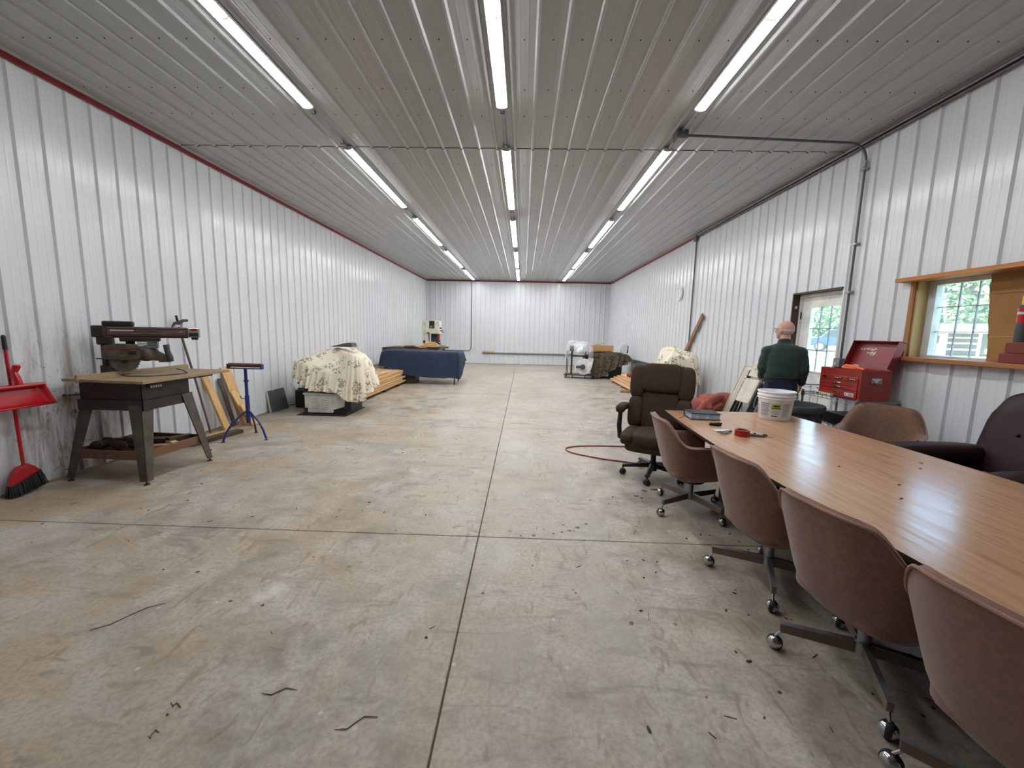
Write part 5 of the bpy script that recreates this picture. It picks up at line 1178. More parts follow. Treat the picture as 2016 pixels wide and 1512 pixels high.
# ---------------------------------------------------------------- heap of rust-red cloth
m = MB()
for c_, d_, rr in (((3.46, 7.22, .24), (.34, .26, .27), 0), ((3.12, 7.24, .2), (.26, .26, .22), 0), ((3.62, 7.22, .30), (.2, .22, .24), 0), ((3.2, 7.0, .34), (.06, .2, .07), 0)): m.ell(c_, d_, .75, nu=24, nv=14)
m.tube([(3.02, 6.90, .22), (3.12, 6.88, .36), (3.26, 6.9, .46), (3.40, 6.95, .50), (3.5, 7.05, .5)], [.05, .055, .06, .055, .04], 12)
m.tube([(3.22, 6.86, .22), (3.30, 6.86, .32), (3.42, 6.88, .40)], [.03, .035, .03], 10)
hp = m.build('red_cloth_heap', 'redcloth', remesh=.016, smoothit=4)
for v in hp.data.vertices:
    p = v.co; s_ = .02*noise.noise(Vector((p.x*5+3, p.y*5, p.z*11))); v.co = (p.x, p.y+s_, max(.0, p.z+s_*.6))
tag(hp, 'crumpled heap of rust-red cloth on the floor by the right wall', 'cloth')
bg_ = MB().tube([(2.96, 7.45, .25), (2.99, 7.45, .42), (3.05, 7.45, .50), (3.12, 7.45, .42), (3.14, 7.45, .25)], .025, 8).build('black_strap', 'black'); tag(bg_, 'black loop sticking up behind the rust-red cloth heap', 'strap'); bg_.location.z = .24
# ---------------------------------------------------------------- white slotted panel and folding chairs leaning on the right wall
pn = empty('slotted_panel', (3.5, 6.8, 0), 0, 'long white plastic panel with a row of square marks leaning beside the folded chairs', 'panel')
a, b_ = Vector((3.40, 6.82, .004)), Vector((3.80, 6.82, 1.06)); d = (b_-a).normalized(); nrm = Vector((-d.z, 0, d.x))
MB().bar(a, b_, .24, .03, up=nrm).build('board', 'beige_p', pn, smooth=False, bevel=.004)
m = MB()
for s_ in (-.11, .11): m.bar(a+nrm*.021+Vector((0, s_, 0)), b_+nrm*.021+Vector((0, s_, 0)), .02, .014, up=nrm)
for u in (.005, .985): m.bar(a.lerp(b_, u)+nrm*.021, a.lerp(b_, u+.012)+nrm*.021, .22, .014, up=nrm)
m.build('rim', 'beige_p', pn, smooth=False)
MAT['beige_s'] = mk('beige_recess', (176, 166, 150), .6)
for k in range(16):
    u = .06+.055*k; c_ = a.lerp(b_, u); m = MB()
    m.bar(c_+nrm*.0175+Vector((0, -.05, 0)), a.lerp(b_, u+.034)+nrm*.0175+Vector((0, -.05, 0)), .012, .006, up=nrm)
    m.bar(c_+nrm*.0175, a.lerp(b_, u+.008)+nrm*.0175, .1, .006, up=nrm); m.bar(a.lerp(b_, u+.028)+nrm*.0175, a.lerp(b_, u+.036)+nrm*.0175, .1, .006, up=nrm)
    m.build('square_mark', 'beige_s', pn, smooth=False)
def folded_chair(off, yc, label):
    e = empty('folding_chair', (3.6, yc, 0), 0, label, 'chair', 'folded chairs leaning on the right wall')
    a = Vector((3.34+off, yc, .01)); b_ = Vector((3.80+off*.35, yc, 1.18)); d = (b_-a).normalized(); nrm = Vector((-d.z, 0, d.x)); Ln = (b_-a).length
    P = lambda s, t, n=0: a + d*t + Vector((0, s, 0)) + nrm*n
    pts = []; 
    for k in range(13):
        an = PI*k/12; pts.append((-.21*math.cos(an), Ln-.09+.075*math.sin(an)))
    pts = [(-.205, Ln-.30)] + pts + [(.205, Ln-.30)]; k = len(pts)
    m = MB(); m.add([P(s, t, n_) for n_ in (0, .022) for s, t in pts], [tuple(range(k-1, -1, -1)), tuple(range(k, 2*k))] + [(i, (i+1) % k, k+(i+1) % k, k+i) for i in range(k)])
    bk_ = m.build('backrest', 'beige_p', e, smooth=False, bevel=.006)
    m = MB(); m.bar(P(.02, Ln-.135, .023), P(.02, Ln-.12, .023), .10, .004, up=nrm); m.build('grip_slot', 'beige_s', bk_, smooth=False)
    m = MB(); m.bar(P(.08, Ln-.185, .023), P(.08, Ln-.168, .023), .028, .004, up=nrm); m.build('hole', 'black', bk_, smooth=False)
    m = MB(); m.bar(P(0, Ln-.74, .03), P(0, Ln-.34, .03), .38, .03, up=nrm); m.build('seat', 'beige_p', e, smooth=False, bevel=.012)
    for s_ in (-.215, .215):
        m = MB(); m.bar(P(s_, 0, .01), P(s_, Ln-.2, .01), .022, .034, up=nrm); m.build('leg', 'black', e, smooth=False, bevel=.004)
        m = MB(); m.bar(P(s_*.86, .02, -.03), P(s_*.86, Ln-.35, -.02), .02, .03, up=nrm); m.build('leg', 'black', e, smooth=False, bevel=.004)
    for t in (.12, .3): MB().cyl(P(-.21, t, .01), P(.21, t, .01), .009, n=8).build('cross_rail', 'black', e)
    return e
folded_chair(0, 6.42, 'beige folding chair leaning in front at the left of the standing man')
folded_chair(.115, 6.47, 'beige folding chair leaning behind another one, nearer the wall')
# ---------------------------------------------------------------- grey bin
tc = empty('waste_bin', (3.10, 4.60, 0), 0, 'large round dark grey plastic bin in front of the man', 'bin')
MB().lathe([(.001, .004), (.215, .004), (.225, .02), (.27, .72), (.285, .725), (.29, .735), (.29, .785), (.283, .80), (.268, .80), (.262, .74), (.215, .03), (.001, .025)], (3.10, 4.60, 0), 40).build('body', 'dgrey', tc)
m = MB()
for an in (math.radians(200), math.radians(20)):
    c_ = Vector((3.10+.285*math.cos(an), 4.60+.285*math.sin(an), .66)); s_ = Vector((-math.sin(an), math.cos(an), 0)); o_ = Vector((math.cos(an), math.sin(an), 0))
    m.tube([c_-s_*.07+Vector((0, 0, .05)), c_-s_*.07+o_*.025, c_+s_*.07+o_*.025, c_+s_*.07+Vector((0, 0, .05))], .012, 8)
m.build('handle', 'dgrey', tc)
# ---------------------------------------------------------------- wire cart with the red tool chest
ct = empty('wire_cart', (3.72, 4.64, 0), 0, 'chrome wire shelf cart against the right wall under the red toolbox', 'cart')
cx0, cx1, cy0, cy1 = 3.475, 3.90, 4.215, 5.03
for x, y in ((cx0, cy0), (cx1, cy0), (cx0, cy1), (cx1, cy1)):
    lg = MB().cyl((x, y, .10), (x, y, .915), .0135, n=12).build('post', 'galv', ct); 
    m = MB()
    for z in (.87, .56, .15): m.cyl((x, y, z-.03), (x, y, z+.02), .020, .018, n=12)
    m.build('collar', 'galv_d', lg); MB().cyl((x-.01, y, .05), (x+.01, y, .05), .05, n=18).build('caster', 'black', lg)
for z in (.89, .58, .16):
    m = MB()
    for zz_ in (z, z-.028):
        m.tube([(cx0, cy0, zz_), (cx1, cy0, zz_), (cx1, cy1, zz_), (cx0, cy1, zz_)], .0035, 6, closed=True)
    for k in range(13): y = cy0+(cy1-cy0)*k/12; m.tube([(cx0, y, z-.028), (cx0, y+.03, z)], .0025, 4); m.tube([(cx1, y, z-.028), (cx1, y+.03, z)], .0025, 4)
    for k in range(3): m.tube([(cx0+(cx1-cx0)*(k+.5)/3, cy0, z-.004), (cx0+(cx1-cx0)*(k+.5)/3, cy1, z-.004)], .003, 5)
    for k in range(24): y = cy0+(cy1-cy0)*(k+.5)/24; m.tube([(cx0, y, z), (cx1, y, z)], .0018, 4)
    m.build('wire_shelf', 'galv', ct)
MB().tube([(cx0, cy1+.0, .70), (cx0, cy1+.05, .74), (cx0, cy1+.10, .84), (cx0, cy1+.12, .93), (cx0+.04, cy1+.13, .96), (cx1-.04, cy1+.13, .96), (cx1, cy1+.12, .93), (cx1, cy1+.10, .84), (cx1, cy1, .70)], .011, 10).build('push_handle', 'chrome', ct)
tx = empty('tool_chest', (3.64, 4.50, .895), 0, 'red metal tool chest with its lid open on the wire cart', 'tool chest')
bx0, bx1, by0, by1, bz0, bz1 = 3.49, 3.80, 4.225, 4.80, .897, 1.215
m = MB(); m.mm((bx0+.004, by0, bz0), (bx1, by1, bz1-.075)); m.build('body', 'red_c', tx, smooth=False, bevel=.004)
m = MB(); t_ = .006; m.mm((bx0+.004, by0, bz1-.075), (bx0+.004+t_, by1, bz1)).mm((bx1-t_, by0, bz1-.075), (bx1, by1, bz1)).mm((bx0+.01, by0, bz1-.075), (bx1-t_, by0+t_, bz1)).mm((bx0+.01, by1-t_, bz1-.075), (bx1-t_, by1, bz1)); m.build('top_tray', 'red_c', tx, smooth=False)
def drawer(y0, y1, z0, z1, hw=.09):
    dw = MB().mm((bx0-.006, y0, z0), (bx0+.004, y1, z1)).build('drawer', 'red_c', tx, smooth=False, bevel=.003)
    yc = (y0+y1)/2; MB().mm((bx0-.016, yc-hw/2, (z0+z1)/2-.005), (bx0-.006, yc+hw/2, (z0+z1)/2+.009)).build('handle', 'chrome', dw, smooth=False, bevel=.003)
e0, e1 = by0+.03, by1-.03; g_ = .006; ww = e1-e0
drawer(e0, e0+ww*.24, 1.085, 1.135, .07); drawer(e0+ww*.24+g_, e0+ww*.74, 1.085, 1.135, .09); drawer(e0+ww*.74+g_, e1, 1.085, 1.135, .07)
drawer(e0, e1, 1.04, 1.079); drawer(e0, e1, .995, 1.034); drawer(e0, e1, .915, .989)
stk = MB().mm((bx0-.0075, by0+.06, .93), (bx0-.0062, by0+.145, .968)).build('sticker', 'label', tx, smooth=False); 
MB().lathe([(.001, 0), (.02, 0), (.02, .0015), (.001, .0015)], (bx0-.006, by0+.165, .951), 20, (-1, 0, 0)).build('round_sticker', 'label', tx); MB().lathe([(.001, 0), (.007, 0), (.007, .001), (.001, .001)], (bx0-.0076, by0+.165, .951), 12, (-1, 0, 0)).build('sticker_mark', 'inkd', tx)
m = MB()
for z, l in ((.957, .07), (.947, .06), (.938, .066)): m.mm((bx0-.0082, by0+.068, z-.002), (bx0-.0076, by0+.068+l, z+.003))
m.build('sticker_text', 'inkd', stk, smooth=False)
hs = MB().mm((3.60, by0-.004, 1.09), (3.70, by0, 1.14)).build('side_plate', 'silver', tx, smooth=False, bevel=.002); MB().tube([(3.61, by0-.004, 1.12), (3.612, by0-.022, 1.10), (3.62, by0-.026, 1.085), (3.68, by0-.026, 1.085), (3.688, by0-.022, 1.10), (3.69, by0-.004, 1.12)], .006, 8).build('side_handle', 'galv_d', hs)
a, b_ = Vector((3.80, 0, 1.218)), Vector((3.895, 0, 1.505)); d = (b_-a).normalized(); nr = Vector((-d.z, 0, d.x))
def LP(y, t, n=0): q = a+d*t+nr*n; return (q.x, y, q.z)
m = MB(); ly0, ly1 = by0-.002, by1+.002; Ll = .302
def slabp(y0, y1, t0, t1, n0, n1, m): return m.add([LP(y, t, n) for y in (y0, y1) for t in (t0, t1) for n in (n0, n1)], [(0, 1, 3, 2), (4, 6, 7, 5), (0, 4, 5, 1), (2, 3, 7, 6), (0, 2, 6, 4), (1, 5, 7, 3)])
slabp(ly0, ly1, 0, Ll, -.004, 0, m); slabp(ly0, ly0+.006, 0, Ll, 0, .07, m); slabp(ly1-.006, ly1, 0, Ll, 0, .07, m); slabp(ly0, ly1, Ll-.006, Ll, 0, .07, m); 
lid = m.build('lid', 'red_in', tx, smooth=False)
m = MB()
for k in range(12): 
    y = by0+.30+.018*k; slabp(y, y+.009+rnd.random()*.006, .215+rnd.uniform(-.01, .01), .232+rnd.uniform(-.012, .012), .0005, .0015, m)
for k in range(7): y = by0+.30+.016*k; slabp(y, y+.011, .165+rnd.uniform(-.02, .01), .19+rnd.uniform(-.012, .012), .0005, .0015, m)
m.build('worn_sticker', 'beige_p', lid, smooth=False)
og = MB().tube([(3.62, 4.64, 1.225), (3.60, 4.58, 1.245), (3.62, 4.48, 1.238), (3.64, 4.38, 1.215)], [.014, .018, .018, .012], 10).tube([(3.58, 4.60, 1.222), (3.60, 4.50, 1.22), (3.66, 4.42, 1.215)], [.012, .015, .012], 8).build('orange_clamp', 'orange'); tag(og, 'bright orange hand tool lying in the open top of the red chest', 'tool'); 
tag(MB().box((3.70, 4.56, 1.20), (.03, .08, .12), (0, .1, 0)).build('worn_label_box', 'beige_p', smooth=False, bevel=.003), 'small beige pack standing in the open red chest behind the orange tool', 'pack')
tag(MB().ell((3.56, 4.72, 1.19), (.03, .03, .04), nu=10, nv=8).build('grey_socket', 'galv'), 'grey metal knob at the left corner inside the red chest', 'knob')
st_ = empty('white_level', (3.455, 4.66, .897), 0, 'short white strip with dark green marks lying on the cart edge before the red chest', 'strip')
MB().mm((3.445, 4.55, .897), (3.482, 4.79, .927)).build('strip', 'beige_p', st_, smooth=False, bevel=.004)
MAT['dgreen'] = mk('dark_green', (40, 60, 42), .5); m = MB()
for k, (w1_, h1_) in enumerate(((.03, .016), (.006, .02), (.006, .02), (.018, .006), (.02, .006), (.01, .018))): m.mm((3.4435, 4.76-.03*k-w1_, .903), (3.445, 4.76-.03*k, .903+h1_))
m.build('marks', 'dgreen', st_, smooth=False)
for x, y, z, d_, mt, lb in ((3.60, 4.85, .583, (.2, .25, .06), 'olive', 'olive flat box on the lower cart shelf, bottom of the pile'), (3.60, 4.85, .645, (.19, .24, .05), 'yellow', 'yellowish flat box on the lower cart shelf, on top of the pile'), (3.64, 4.5, .583, (.28, .36, .13), 'black', 'black case on the lower cart shelf beside the yellowish boxes')):
    tag(MB().box((x, y, z+d_[2]/2), d_).build('flat_box', mt, smooth=False, bevel=.005), lb, 'box')
# ---------------------------------------------------------------- things on the window sill
for y0, y1, z0, z1, lb in ((3.02, 3.420, 1.3745, 1.452, 'lower of the two dark red boxes on the window sill'), (2.98, 3.385, 1.4535, 1.54, 'upper of the two dark red boxes on the window sill')):
    o = MB().mm((3.90, y0, z0), (4.045, y1, z1)).build('red_box', 'dark_red', smooth=False, bevel=.004); tag(o, lb, 'box')
cn = empty('spray_can', (3.955, 3.332, 1.541), 0, 'tall bottle with a yellow cap and red label on the red boxes', 'bottle')
MB().lathe([(.001, 0), (.042, 0), (.044, .01), (.044, .275), (.03, .295), (.001, .295)], (3.955, 3.332, 1.541), 28).build('body', 'dgrey', cn); MB().lathe([(.0443, .15), (.0446, .15), (.0446, .27), (.0443, .27)], (3.955, 3.332, 1.541), 28, closed=True).build('label', 'red_p', cn)
MB().lathe([(.001, .295), (.030, .295), (.031, .36), (.026, .37), (.001, .37)], (3.955, 3.332, 1.541), 24).build('cap', 'yellow', cn); MB().lathe([(.0448, .22), (.0451, .22), (.0451, .24), (.0448, .24)], (3.955, 3.332, 1.541), 28, closed=True).build('label_stripe', 'label', cn)
# ---------------------------------------------------------------- hose and small debris on the floor
hp = [(2.5, 5.55), (2.0, 5.46), (1.43, 5.42), (1.0, 5.40), (.72, 5.34), (.60, 5.22), (.66, 5.06), (.85, 4.92), (1.05, 4.82), (1.28, 4.735), (1.6, 4.62), (1.95, 4.48), (2.4, 4.40), (2.7, 4.42)]
tag(MB().tube([(p.x, p.y, .009) for p in crom([(x, y, 0) for x, y in hp], 90, False)], .0085, 8).build('air_hose', 'hose'), 'red air hose looping on the floor beside the dark office chair', 'hose')
m = MB()
for k in range(190):
    x, y = rnd.uniform(-3.9, 2.2), rnd.uniform(1.0, 8); s_ = rnd.uniform(.004, .010)
    if rnd.random() < .25: x = rnd.uniform(.6, 2.0); y = rnd.uniform(1.4, 4)
    if rnd.random() < .3: m.box((x, y, .0015), (s_*rnd.uniform(3, 8), .0025, .002), (0, 0, rnd.random()*3))
    else: m.ell((x, y, .002), (s_*rnd.uniform(.8, 2), s_*.8, s_*.3), r=(0, 0, rnd.random()*3), nu=7, nv=4)
for x, y, l, a_ in ((-2.05, 1.9, .30, .9), (-.62, 1.38, .16, .5), (-1.0, 1.5, .14, .3), (-1.38, 1.42, .05, 0), (-1.36, 1.30, .04, 1), (-.8, 1.1, .06, 1)):
    m.tube([(x+l*(t-.5)*math.cos(a_)+.012*math.sin(t*7), y+l*(t-.5)*math.sin(a_)+.01*math.cos(t*9), .003) for t in (0, .25, .5, .75, 1)], [.0012, .002, .0018, .002, .0012], 5)
MAT['chip'] = mk('chips', (84, 62, 46), .9, 0, .4, 3)
tag(m.build('floor_debris', 'chip', smooth=False), 'scattered bark chips and crumbs on the concrete floor', 'debris', kind='stuff')
# ---------------------------------------------------------------- the man by the door
O = Vector((3.235, 5.10, 0)); fd = Vector((.53, .848, 0)); lf = Vector((-.848, .53, 0)); UP = Vector((0, 0, 1))
def P(s, f, z): return O + lf*s + fd*f + UP*z
def limb(m, pts, rs, n=16):
    q = [Vector(p) for p in pts]; m.tube(q, rs, n)
    for p, r_ in zip(q, rs): m.ell(p, (r_, r_, r_), nu=14, nv=10)
    return m
def torso(m, g_):
    m.loft([(P(0, .0, .84), .155+g_, .115+g_, lf, fd), (P(0, 0, .96), .165+g_, .125+g_, lf, fd), (P(0, .01, 1.08), .165+g_, .125+g_, lf, fd), (P(0, .02, 1.22), .172+g_, .128+g_, lf, fd),
            (P(0, .03, 1.33), .175+g_, .122+g_, lf, fd), (P(0, .045, 1.41), .150+g_, .105+g_, lf, fd), (P(0, .06, 1.46), .085+g_, .075+g_, lf, fd)], 28)
SL, EL, WL, HL = P(.170, .03, 1.355), P(.212, -.03, 1.15), P(.215, .09, 1.035), P(.205, .125, .985)
SR, ER, WR, HR = P(-.170, .03, 1.355), P(-.222, -.01, 1.15), P(-.215, .07, .98), P(-.205, .09, .90)
hips = [(.092, -.0), (-.092, 0)]; knees = [(.105, .02, .50), (-.105, .02, .50)]; ank = [(.11, -.02, .09), (-.11, -.02, .09)]
m = MB(); torso(m, -.012)
limb(m, [P(0, .055, 1.42), P(0, .075, 1.50), P(.0, .09, 1.56)], [.062, .058, .056])
for a, b_, c_ in ((SL, EL, WL), (SR, ER, WR)): limb(m, [a, b_, c_], [.05, .04, .028])
for h_, k_, a_ in zip(hips, knees, ank): limb(m, [P(h_[0], h_[1], .88), P(*k_), P(*a_)], [.085, .058, .04]); limb(m, [P(a_[0], -.03, .045), P(a_[0]*1.1, .15, .035)], [.038, .03])
# head turned to the left
fw = (fd*math.cos(math.radians(58)) + lf*math.sin(math.radians(58))).normalized(); sd = UP.cross(fw); hc = P(.015, .095, 1.635)
def HP(f, s, z): return hc + fw*f + sd*s + UP*z
m.ell(HP(-.012, 0, .018), (.098, .076, .092), r=Matrix((tuple(fw), tuple(sd), (0, 0, 1))).transposed(), nu=28, nv=20)
m.ell(HP(.035, 0, -.05), (.058, .056, .066), r=Matrix((tuple(fw), tuple(sd), (0, 0, 1))).transposed(), nu=20, nv=14)
m.ell(HP(.068, 0, -.098), (.022, .026, .018), nu=12, nv=8)                       # chin
m.tube([HP(.085, 0, .005), HP(.105, 0, -.028), HP(.098, 0, -.04)], [.009, .015, .012], 10)   # nose
for s_ in (-1, 1):
    m.ell(HP(-.005, s_*.078, -.018), (.022, .011, .034), r=Matrix((tuple(fw), tuple(sd), (0, 0, 1))).transposed(), nu=12, nv=10)   # ears
    m.ell(HP(.078, s_*.032, .008), (.010, .012, .008), nu=10, nv=8)
m.ell(HP(.083, 0, -.068), (.012, .024, .006), nu=12, nv=6); m.ell(HP(.082, 0, -.079), (.012, .021, .006), nu=12, nv=6)   # lips
# hands: palm, four fingers, thumb
for wr_, hd_, sg in ((WL, HL, 1), (WR, HR, -1)):
    d = (hd_-wr_).normalized(); ac = (fd*.75 - lf*.0 + UP*.1); ac = (ac - d*ac.dot(d)).normalized(); nn = d.cross(ac).normalized()
    m.loft([(wr_-d*.005, .027, .020, ac, nn), (wr_+d*.03, .034, .017, ac, nn), (wr_+d*.085, .041, .014, ac, nn), (wr_+d*.095, .036, .011, ac, nn)], 16)
    inn = nn if nn.dot(lf*(-sg)) > 0 else -nn
    for k, (o_, ln) in enumerate(((.030, .072), (.010, .082), (-.010, .076), (-.029, .058))):
        b0 = wr_+d*.085+ac*o_; limb(m, [b0, b0+d*ln*.45+inn*.006, b0+d*ln*.8+inn*.022, b0+d*ln*.95+inn*.038], [.0088, .0085, .0078, .007], 8)
    t0 = wr_+d*.03+ac*.03; limb(m, [t0, t0+d*.028+ac*.022+inn*.008, t0+d*.058+ac*.022+inn*.02], [.011, .0098, .0085], 8)
pm = m.build('person', 'skin', pivot=tuple(O), remesh=.0065, smoothit=2)
tag(pm, 'man in a dark green sweatshirt and jeans, back turned, looking left by the door', 'person')
m = MB(); torso(m, .012); m.loft([(P(0, 0, 1.03), .180, .140, lf, fd), (P(0, .0, 1.10), .188, .150, lf, fd), (P(0, .01, 1.22), .192, .150, lf, fd), (P(0, .025, 1.32), .190, .140, lf, fd), (P(0, .04, 1.40), .160, .115, lf, fd), (P(0, .055, 1.45), .09, .085, lf, fd)], 28)
m.v = [(x, y, max(z, 1.03)) for x, y, z in m.v]
limb(m, [P(.06, .045, 1.41), SL, SL.lerp(EL, .5)+lf*.005, EL, WL.lerp(EL, .02)], [.06, .078, .068, .058, .042]); limb(m, [P(-.06, .045, 1.41), SR, SR.lerp(ER, .5)-lf*.005, ER, WR.lerp(ER, .02)], [.06, .078, .068, .060, .042])
m.lathe([(.055, -.01), (.078, -.02), (.074, .04), (.058, .045)], P(0, .07, 1.475), 24, (fd*.15+UP))
sw_ = m.build('sweatshirt', 'sweat', pm, remesh=.009, smoothit=9)
for v in sw_.data.vertices:
    p = v.co; v.co = p + Vector((p.x, p.y, 0)).normalized()*(.006*noise.noise(Vector((p.x*9, p.y*9, p.z*14))) + .005*noise.noise(Vector((p.x*16, p.y*16, p.z*5))))
m = MB(); m.loft([(P(0, .0, .80), .165, .125, lf, fd), (P(0, 0, .92), .178, .137, lf, fd), (P(0, 0, 1.05), .172, .132, lf, fd)], 28)
for h_, k_, a_ in zip(hips, knees, ank): limb(m, [P(h_[0], h_[1], .86), P(*k_), P(a_[0], a_[1], .09)], [.098, .078, .068])
m.v = [(x, y, max(z, .05)) for x, y, z in m.v]
jn = m.build('jeans', 'jeans', pm, remesh=.01, smoothit=2)
m = MB()
for s_ in (.075, -.075): m.box(P(s_, -.141, .93), (.10, .006, .12), Matrix((tuple(lf), tuple(fd), (0, 0, 1))).transposed())
m.build('back_pocket', 'jeans', jn, smooth=False)
for a_ in ank: MB().ell(P(a_[0]*1.05, .05, .04), (.05, .14, .042), .7, .8, r=Matrix((tuple(lf), tuple(fd), (0, 0, 1))).transposed(), nu=20, nv=10).build('shoe', 'shoe', pm)
HM = Matrix((tuple(fw), tuple(sd), (0, 0, 1))).transposed()
m = MB(); vs = []; nu, nv = 28, 10
for j in range(nv):
    z = -.06+.062*j/(nv-1)
    for i in range(nu):
        an = math.radians(62)+math.radians(236)*i/(nu-1)
        k_ = math.sqrt(max(0, 1-((z-.018)/.096)**2)); vs.append(HP(-.012+.1015*k_*math.cos(an), .0795*k_*math.sin(an), z))
m.add(vs, [(j*nu+i, j*nu+i+1, (j+1)*nu+i+1, (j+1)*nu+i) for j in range(nv-1) for i in range(nu-1)]); m.build('hair', 'hair', pm, thick=.004)
m = MB()
for s_ in (-1, 1):
    m.tube([HP(.098, s_*.034+.024*math.cos(t*PI/6), .006+.019*math.sin(t*PI/6)) for t in range(12)], .0018, 5, closed=True); m.tube([HP(.094, s_*.058, .01), HP(.04, s_*.078, .008), HP(-.01, s_*.082, .004)], .002, 5)
m.tube([HP(.1, -.011, .01), HP(.103, 0, .013), HP(.1, .011, .01)], .002, 5); m.build('glasses', 'black', pm)

# ---------------------------------------------------------------- outside the door and window
gz = lambda x: -.12 + .030*(x-4.2)
gr = MB().add([(4.18, -10, -.13), (4.18, 90, -.13), (90, 90, gz(90)), (90, -10, gz(90))], [(0, 3, 2, 1)]); gro = gr.build('ground', 'grass', smooth=False); struct(gro)
MAT['gravel'] = mk('gravel', (206, 198, 180), .95, 0, .2, 3, .3, 20, True)
vd = Vector((.74, .672, 0)); ax = Vector((.672, -.74, 0))
sc_ = Vector((28.6, 26.0, gz(28.6)))
sh = empty('shed', sc_, math.atan2(ax.y, ax.x), 'low weathered plank shed with a grey roof seen through the window', 'shed')   # local x runs to the right seen from the hall, y away
L = dict(parent=sh, local=True, smooth=False)
MB().mm((-3.6, 2.5, 0), (6, 2.6, 1.7)).build('rear_wall', 'shedw', **L); MB().mm((-3.6, .0, 0), (-3.5, 2.6, 1.6)).build('end_wall', 'shedw', **L)
m = MB(); m.add([(-3.8, -.5, 1.52), (6.3, -.5, 1.52), (6.3, 2.8, 2.05), (-3.8, 2.8, 2.05), (-3.8, -.5, 1.60), (6.3, -.5, 1.60), (6.3, 2.8, 2.13), (-3.8, 2.8, 2.13)], [(0, 3, 2, 1), (4, 5, 6, 7), (0, 1, 5, 4), (1, 2, 6, 5), (2, 3, 7, 6), (3, 0, 4, 7)]); m.build('roof', 'shedr', **L)
MB().mm((-3.8, -.53, 1.44), (6.3, -.50, 1.60)).build('fascia', 'white_p', **L)
m = MB()
for k in range(10): m.mm((-3.5+.185*k, .0, 0), (-3.5+.185*k+.175, .03+.01*(k % 2), 1.55))
m.build('plank_wall', 'shedw', **L)
fw_ = MB().mm((-2.6, -.03, .75), (-1.9, .0, 1.25)).build('window', 'frame_d', **L); MB().mm((-2.52, -.04, .8), (-1.98, -.03, 1.2)).build('pane', 'black', fw_, local=True, smooth=False)
for x in (-1.6, -.15, .85, 2.6, 4.4): MB().mm((x-.07, -.1, 0), (x+.07, .04, 1.52)).build('post', 'white_p', **L)
for z in (.35, .75, 1.1): MB().mm((-1.5, -.02, z), (-.2, .03, z+.10)).build('rail', 'shedw', **L)
tk = empty('white_tank', sc_+ax*.55-vd*.9, math.atan2(ax.y, ax.x), 'small white tank on the grass before the shed', 'tank')
MB().lathe([(.001, -.45), (.12, -.42), (.2, -.3), (.2, .3), (.12, .42), (.001, .45)], (0, 0, .35), 20, (1, 0, 0)).build('vessel', 'white_p', tk, local=True); MB().mm((-.3, -.12, 0), (-.24, .12, .25)).mm((.24, -.12, 0), (.3, .12, .25)).build('cradle', 'galv_d', tk, local=True, smooth=False)
ec_ = empty('electric_cabinet', sc_+ax*1.55-vd*.4, math.atan2(ax.y, ax.x), 'pale blue cabinet on two posts before the dark bay of the shed', 'cabinet')
MAT['pblue'] = mk('pale_blue', (150, 178, 200), .5); MB().mm((-.2, -.1, .55), (.2, .1, 1.15)).build('case', 'pblue', ec_, local=True, smooth=False, bevel=.01)
for x in (-.12, .12): MB().mm((x-.03, -.03, 0), (x+.03, .03, .56)).build('post', 'galv', ec_, local=True, smooth=False)
# pickup truck, front to the left
tp_ = Vector((25.75, 32.95, gz(25.75)-.02)); vt = Vector((.64, .77, 0)); at_ = Vector((.77, -.64, 0))
tr = empty('pickup_truck', tp_, math.atan2(at_.y, at_.x), 'blue grey pickup truck parked on the grass seen through the door glass', 'truck')
L = dict(parent=tr, local=True)
side = [(-2.6, .45), (2.6, .5), (2.6, 1.05), (.45, 1.05), (.35, 1.75), (.1, 1.82), (-.9, 1.82), (-1.15, 1.75), (-1.65, 1.15), (-2.45, 1.05), (-2.62, .9)]
m = MB(); k = len(side)
m.add([(x, y, z) for y in (-.9, .9) for x, z in side], [tuple(range(k-1, -1, -1)), tuple(range(k, 2*k))] + [(i, (i+1) % k, k+(i+1) % k, k+i) for i in range(k)]); bd = m.build('body', 'truck', bevel=.05, smooth=False, **L)
m = MB().add([(x, -.905, z) for x, z in ((-1.5, 1.16), (.3, 1.16), (.22, 1.68), (-1.05, 1.68))], [(0, 1, 2, 3)]).build('side_window', 'black', bd, local=True, thick=.01, smooth=False)
MB().mm((-.55, -.915, 1.12), (-.45, -.9, 1.72)).build('window_pillar', 'truck', bd, local=True, smooth=False)
for x in (-1.65, 1.55):
    for y in (-.86, .86):
        wh = MB().cyl((x, y-.12, .38), (x, y+.12, .38), .38, n=24).build('wheel', 'tyre', **L); MB().cyl((x, y-.13, .38), (x, y+.13, .38), .24, n=20).build('rim', 'rim', wh, local=True)
MB().mm((-2.72, -.85, .42), (-2.56, .85, .62)).build('bumper', 'rim', smooth=False, bevel=.02, **L); MB().mm((-.6, -1.08, 1.12), (-.42, -.9, 1.3)).build('mirror', 'black', smooth=False, **L)
MB().mm((-2.66, -.8, .75), (-2.58, -.5, .92)).build('headlight', 'rim', smooth=False, **L)
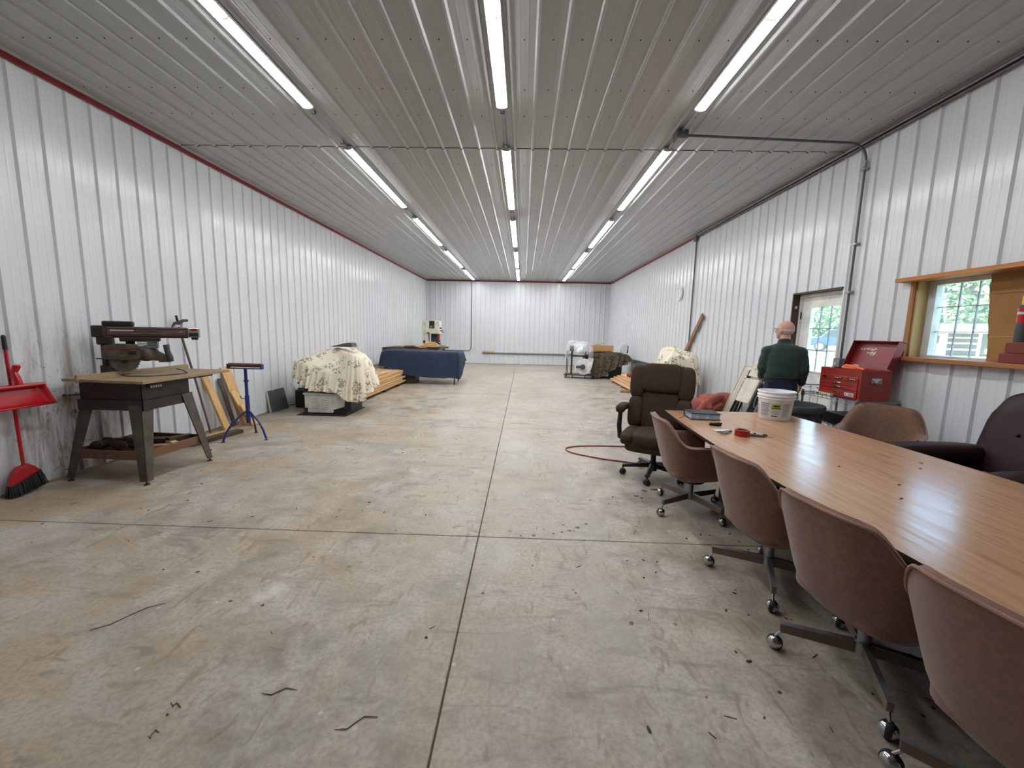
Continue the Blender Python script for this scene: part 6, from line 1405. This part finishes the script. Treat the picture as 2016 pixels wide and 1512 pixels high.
# trees
def tree(x, y, h, r_, seed, label, mat='leaf', low=.25, n=2600, sz=.26):
    q = random.Random(seed); e = empty('tree', (x, y, gz(x)), 0, label, 'tree', 'trees outside')
    tk_ = MB().tube([(0, 0, -.1), (.1, 0, h*.3), (0, .1, h*.6), (.1, 0, h*.85)], [.26, .2, .14, .05], 10)
    for k in range(7):
        a = q.random()*2*PI; z = h*q.uniform(.25, .6); tk_.tube([(0, 0, z), (math.cos(a)*r_*.35, math.sin(a)*r_*.35, z+h*.1), (math.cos(a)*r_*.75, math.sin(a)*r_*.75, z+h*.18)], [.1, .07, .03], 6)
    tk_.build('trunk', 'bark', e, local=True)
    cl = [(q.gauss(0, .45)*r_, q.gauss(0, .45)*r_, h*(low+(.95-low)*q.random()), r_*q.uniform(.28, .5)) for _ in range(22)]
    vs = []; fs = []
    for k in range(n):
        cx_, cy_, cz, cr = q.choice(cl); u = Vector((q.gauss(0, 1), q.gauss(0, 1), q.gauss(0, .8))).normalized()*cr*q.uniform(.6, 1.05)
        c = Vector((cx_, cy_, cz))+u; a1 = Vector((q.gauss(0, 1), q.gauss(0, 1), q.gauss(0, .6))).normalized(); a2 = a1.orthogonal(); a2.rotate(Matrix.Rotation(q.random()*6, 3, a1)); s = sz*q.uniform(.6, 1.3)
        o = len(vs); vs += [c-a1*s, c+a2*s*.5, c+a1*s, c-a2*s*.5]; fs.append((o, o+1, o+2, o+3))
    mm = MB(); mm.v = [tuple(v) for v in vs]; mm.f = fs
    me = bpy.data.meshes.new('foliage'); me.from_pydata(mm.v, [], fs); me.materials.append(MAT[mat]); o = inst('foliage', me, e); tag(o, kind='stuff')
for k, (x, y, h, r_, mt, lb) in enumerate([(35.5, 33.5, 10, 4.2, 'leaf', 'tall green tree behind the left part of the shed'), (37.5, 30.0, 8.5, 3.6, 'leaf2', 'light green tree behind the middle of the shed'), (38.5, 26.5, 10.5, 4.4, 'leaf2', 'yellow green tree behind the right part of the shed'), (33, 38.5, 9, 3.6, 'leaf', 'green tree between the shed and the truck'),
        (46, 64.5, 6.2, 5.2, 'leaf', 'far green tree behind the front of the truck'), (52, 62, 5.6, 5.0, 'leaf', 'far green tree behind the cab of the truck'), (41, 68, 6.6, 5.5, 'leaf', 'far green tree at the left edge of the door glass')]):
    tree(x, y, h, r_, 40+k, lb, mt, .12)
